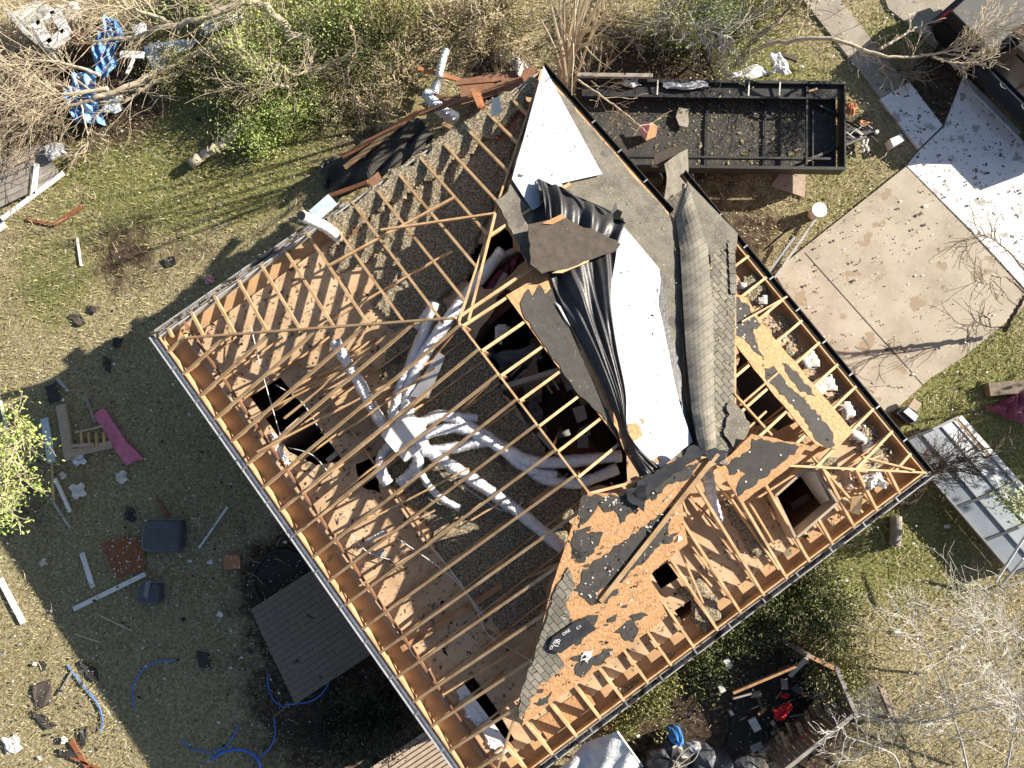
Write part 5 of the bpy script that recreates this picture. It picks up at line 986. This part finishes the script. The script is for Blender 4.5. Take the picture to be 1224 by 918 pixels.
def limb(path, r0, r1, label=None, seed=0, tw=30, tl=.9, m='twig_tan', name='fallen_branch', depth=1, leafm=None, parent=None, cat='branch', flat=.5, sp=.9, kids=3, per=3, rt=.012, size=.045, wide=None, minr=.006):
    r_ = np.random.default_rng(seed); pts = spline([P(*q) for q in path], 30); n = len(pts); t = thing(name, pts[0], label, cat) if not parent else parent
    MB().tube([p+r_.normal(0, r0*.25, 3) for p in pts], list(np.linspace(r0, r1, n)), 9).build('trunk', m, t, smooth=True)
    segs = []; tips = []
    for k in range(tw):
        i = int(n*(.15+.84*r_.random()**.8)); i = min(i, n-2); d = unit(pts[i+1]-pts[i]); s_ = r_.choice([-1,1]); side = np.array([-d[1], d[0], 0])*s_
        grow(segs, tips, pts[i], d*.7+side*r_.uniform(.3,1)+np.array([0,0,r_.uniform(-.25,.6)*flat*2]), tl*r_.uniform(.5,1.3), rt, depth, r_, .4, kids, 0, .6, .15)
    if segs: tubes(segs, minr).build('branches', m, t)
    if leafm: fastmesh('leaves', leaves(tips, per, .09, size, r_), 4, leafm, t)
    return t
limb([(372,45,.9),(350,42,.9),(325,15,1.1),(300,3,1.2),(250,18,1.1),(200,32,.9),(150,45,.7),(90,52,.6)],.16,.03,'bent pale limb arching over the green shrubs at the top',301,60,1.3)
limb([(110,118,.5),(150,105,.55),(200,80,.55),(240,62,.45),(262,58,.4)],.06,.11,'thick fallen trunk ending beside the pale corrugated sheet',302,24,1.1,depth=1)
limb([(245,78,.4),(200,92,.5),(168,108,.5),(150,120,.4),(118,122,.4)],.07,.03,'thinner fallen limb below the thick trunk',303,18,.9)
limb([(130,105,.6),(90,112,.7),(50,110,.8),(10,100,.8),(-40,90,.8)],.06,.012,'dense bare crown branch sweeping to the left edge, middle one',304,110,1.5,depth=2,kids=3,rt=.01)
limb([(110,120,.5),(70,130,.6),(30,140,.7),(-30,150,.7)],.05,.012,'dense bare crown branch sweeping to the left edge, lowest one',305,90,1.3,depth=2,kids=3,m='twig_brown')
limb([(120,90,.8),(70,75,1.0),(20,70,1.1),(-30,55,1.1)],.05,.012,'bare crown branch crossing below the camper wreck',306,60,1.3,depth=2,kids=3)
limb([(210,30,.9),(160,12,1.2),(110,5,1.2),(60,-5,1.3)],.06,.012,'bare branch along the top edge above the blue tarpaulin',307,60,1.2,depth=2,kids=3)
limb([(95,110,.5),(100,140,.5),(105,165,.4),(98,190,.3)],.03,.01,'drooping twigs below the second tarpaulin',308,22,.7,depth=1)
limb([(232,193,.25),(250,182,.3),(268,172,.35),(278,160,.4),(286,148,.4)],.13,.10,'pale fallen log with a pinkish sawn end on the grass',309,8,.6,name='fallen_log',cat='log',leafm='leaf_lime')
limb([(345,105,.9),(325,100,.9),(300,95,.8),(280,92,.8)],.05,.02,'pale dead branch splayed among the green shrubs',310,40,.9,m='twig_tan')
limb([(300,70,.8),(330,75,.9),(352,90,.9),(372,80,.9)],.05,.02,'twiggy pale branch left of the dark green shrub',311,40,.8)
limb([(418,30,1.5),(425,55,1.2),(415,90,.9),(432,120,.6)],.05,.02,'dark leaning branch between green shrubs and dry brush',312,26,.9,m='twig_brown')
limb([(880,78,.6),(905,58,1.2),(940,50,1.6),(980,45,1.9),(1030,58,2.0),(1060,68,2.0),(1100,66,2.0),(1130,62,2.1)],.07,.02,'long bare branch reaching from the shrubs towards the pickup',313,16,.8,m='twig_tan',name='leaning_branch',kids=3)
limb([(1052,58,2.0),(1075,45,2.1),(1096,32,2.1)],.04,.02,'short upper fork of the long bare branch near the pickup',314,6,.4,m='twig_tan')
limb([(1100,66,2.0),(1130,62,2.2),(1165,50,2.5),(1195,30,2.6)],.03,.008,'twiggy pale crown end lying over the pickup bed cover',315,26,.7,m='twig_tan',kids=4,depth=2)
limb([(1115,68,2.0),(1140,75,2.0),(1170,74,2.0),(1190,66,2.1)],.025,.008,'twiggy pale crown end hanging beside the pickup bed',316,22,.5,m='twig_tan',kids=4,depth=1)
limb([(880,75,.8),(905,45,1.3),(935,20,1.6),(960,-10,1.9)],.08,.03,'dark rising branch at the right side of the trailer shrubs',317,16,1.2,m='twig_brown')
limb([(1050,85,.3),(1075,90,.35),(1090,80,.3),(1060,70,.35)],.03,.01,'brown brush heap beside the white slab corner',318,60,.55,m='twig_brown',kids=3)
limb([(690,95,1.2),(740,130,1.4),(775,160,1.6)],.03,.01,'thin bare twigs trailing over the trailer left end',319,14,.6)
limb([(760,40,.5),(790,25,1.0),(830,30,1.4),(870,45,1.5)],.05,.02,'pale dead branch over the yellow green shrub',320,60,.9,m='twig_grey',kids=3)
limb([(1202,395,.3),(1215,370,1.2),(1226,352,1.8)],.06,.04,'dark trunk at the right edge by the driveway corner',321,4,.6,m='dark_twig')
for i, path in enumerate([[(1226,352,1.8),(1200,330,2.2),(1180,340,2.4),(1165,335,2.5)],[(1230,330,2.4),(1205,300,2.8),(1185,285,3.0),(1170,280,3.0)],[(1202,392,.4),(1180,390,.8),(1165,385,1.1),(1155,395,1.3)]]):
    limb(path,.025,.008,['lower bare boughs reaching over the driveway from the right edge','upper bare boughs reaching over the white slab from the right edge','low dark twigs on the grass at the driveway corner'][i],330+i,20,.7,m='twig_brown' if i != 2 else 'dark_twig',kids=3)
limb([(1080,600,.6),(1100,575,1.3),(1120,560,1.7),(1150,545,2.0)],.02,.008,'dark bare twigs spreading over the awning top',340,60,.8,m='dark_twig',kids=3,depth=2)
limb([(1110,575,1.3),(1095,600,1.2),(1075,605,1.0)],.02,.008,'dark bare twigs below the awning corner',341,16,.5,m='dark_twig')
# bleached bare crown, bottom right
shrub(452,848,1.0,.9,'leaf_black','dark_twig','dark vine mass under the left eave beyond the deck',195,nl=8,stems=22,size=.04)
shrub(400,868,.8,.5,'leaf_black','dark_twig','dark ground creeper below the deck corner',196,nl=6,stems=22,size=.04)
for i,(path, lb) in enumerate([([(1026,853,.9),(1060,862,1.0),(1110,862,1.4),(1160,850,1.7),(1230,835,2.0)],'longest bleached bough running right from the shelter'),([(1160,940,.8),(1150,890,1.3),(1130,830,1.6),(1110,780,1.8),(1090,740,1.9)],'bleached bough rising from the bottom edge'),([(1250,900,.9),(1220,850,1.5),(1190,800,1.8),(1170,750,2.0)],'bleached bough in the lower right corner'),([(1080,940,.5),(1070,905,.9),(1040,890,1.1),(1010,880,1.2)],'bleached bough below the shelter end'),([(1250,780,1.2),(1215,760,1.6),(1180,735,1.8),(1150,720,1.9)],'highest bleached bough at the right edge'),([(1200,930,.8),(1210,880,1.0),(1215,830,1.2)],'bleached bough nearest the bottom right corner')]):
    limb(path,.03,.008,lb,350+i,30 if i != 3 else 12,1.0 if i != 3 else .7,m='twig_grey',kids=3,depth=2,flat=.8,rt=.008,minr=.0045)
limb([(1022,855,1.2),(1005,870,1.5),(985,880,1.6)],.012,.006,'thin bleached twig over the shelter wall',360,8,.4,m='twig_grey')
# leafy tree just beyond the right edge: its crown shades the awning
def bigtree(x, y, h, r, label, seed):
    r_ = np.random.default_rng(seed); b0 = np.array([x, y, 0.]); t = thing('leafy_tree', b0, label, 'tree'); segs = []; tips = []
    grow(segs, tips, b0, (0,0,1), h*.62, .24, 0, r_, n=6, wob=.03); top = segs[0][0][-1]
    for k in range(11): a = k*.571; grow(segs, tips, segs[0][0][3+k%4], (math.cos(a), math.sin(a), .7), r*1.0, .08, 2, r_, .4, 4, .02, .6)
    tubes(segs[:1]).build('trunk', 'bark', t); tubes(segs[1:], .01).build('branches', 'bark', t)
    fastmesh('crown', leaves(tips, 16, .28, .10, r_), 4, 'leaf_dark', t)
bt_ = P(1170,555,0)+np.array([7.9*.942, 7.9*.336, 0]); bigtree(bt_[0], bt_[1], 4.6, 1.0, 'leafy tree just past the right edge, shading the awning', 401)
# ------------------------------------------------------------ what covers the ground
NOT = [[p[:2] for p in [P(x,y,.05) for x,y in L_]] for L_ in (DRIVE, WS1, WS2, PATH, STREET)]+[[tuple(p) for p in WALL]]
def scatter(n, r_, x0=-15.5, x1=15.5, y0=-9, y1=15, paved=False):
    x = r_.uniform(x0,x1,n); y = r_.uniform(y0,y1,n); k = np.ones(n, bool)
    for q in (NOT if not paved else NOT[-1:]): k &= ~inpoly(x, y, q)
    return x[k], y[k]
def blades(n, m, name, size, want, seed, label=None):
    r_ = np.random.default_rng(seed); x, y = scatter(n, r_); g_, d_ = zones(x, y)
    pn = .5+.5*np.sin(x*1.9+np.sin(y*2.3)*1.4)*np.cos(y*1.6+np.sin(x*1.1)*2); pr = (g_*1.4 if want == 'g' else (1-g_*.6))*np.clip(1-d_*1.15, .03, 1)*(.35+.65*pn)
    k = r_.random(len(x)) < pr; x, y = x[k], y[k]; n = len(x); a = r_.uniform(0,6.28,n); L_ = size*r_.uniform(.5,1.5,n); h = L_*r_.uniform(.3,.9,n); w_ = .011
    dx, dy = np.cos(a), np.sin(a); z0 = np.zeros(n)
    v = np.stack([np.column_stack([x-dy*w_, y+dx*w_, z0]), np.column_stack([x+dy*w_, y-dx*w_, z0]), np.column_stack([x+dx*L_, y+dy*L_, h])], 1).reshape(-1,3)
    fastmesh(name, v, 3, m, kind='stuff')
blades(150000, 'grass_green', 'green_grass', .10, 'g', 501); blades(170000, 'grass_dry', 'dry_grass', .09, 'd', 502)
def bits(n, m, name, s, seed, fn, zf=None):
    r_ = np.random.default_rng(seed); x, y = scatter(n, r_, paved=True); k = r_.random(len(x)) < fn(x, y); x, y = x[k], y[k]; n = len(x)
    z = np.full(n, .075); c_ = np.column_stack([x, y, z]); sz = s*r_.lognormal(0,.45,(n,1,1)); a = r_.uniform(0,6.28,n)
    ring = np.stack([a, a+1.6+r_.normal(0,.3,n), a+3.1+r_.normal(0,.3,n), a+4.7+r_.normal(0,.3,n)],1); v = c_[:,None,:]+np.stack([np.cos(ring), np.sin(ring)*.8, r_.uniform(-.2,.5,ring.shape)],-1)*sz
    fastmesh(name, v.reshape(-1,3), 4, m, kind='stuff')
near = lambda px, py, r, w=1: (lambda x, y: w*bump(x, y, px, py, r, 1))
bits(45000, 'bit_white', 'pale_litter', .013, 601, lambda x, y: .25+bump(x,y,230,640,180,.5)+bump(x,y,60,850,90,.3)+bump(x,y,130,90,120,.5))
bits(16000, 'bit_brown', 'leaf_litter', .018, 602, lambda x, y: .25+bump(x,y,950,320,70,.7)+bump(x,y,1000,260,80,.5)+bump(x,y,100,120,120,.5)+bump(x,y,1150,200,80,.4))
bits(6000, 'bit_black', 'dark_litter', .03, 603, lambda x, y: .15+bump(x,y,1170,200,60,.8)+bump(x,y,300,500,150,.4)+bump(x,y,80,850,90,.6))
bits(2200, 'bit_white', 'scraps', .035, 611, lambda x, y: .12+bump(x,y,150,560,150,.35)+bump(x,y,60,850,100,.6)+bump(x,y,100,100,110,.6)+bump(x,y,300,800,120,.2))
# straw and twigs strewn about
def straws(n, m, name, seed, fn, L0, r=.007):
    r_ = np.random.default_rng(seed); x, y = scatter(n, r_, paved=False); k = r_.random(len(x)) < fn(x, y); mb = MB()
    for a, b_ in zip(x[k], y[k]):
        t_ = r_.uniform(0,6.28); L_ = L0*r_.lognormal(0,.5); p = np.array([a,b_,.06+.04*r_.random()]); mb.tube([p, p+[L_*.5*math.cos(t_), L_*.5*math.sin(t_), .02], p+[L_*math.cos(t_+.25), L_*math.sin(t_+.25), 0]], r, 3, cap=False)
    mb.build(name, m, kind='stuff')
straws(3500, 'twig_tan', 'fallen_twigs', 701, lambda x, y: .22+bump(x,y,560,50,120,.9)+bump(x,y,60,110,120,.8)+bump(x,y,1130,820,120,.7)+bump(x,y,420,130,80,.6), .22)
straws(1800, 'twig_brown', 'fallen_twigs', 702, lambda x, y: .2+bump(x,y,500,60,150,.8)+bump(x,y,160,290,90,.7)+bump(x,y,60,850,90,.4), .2)
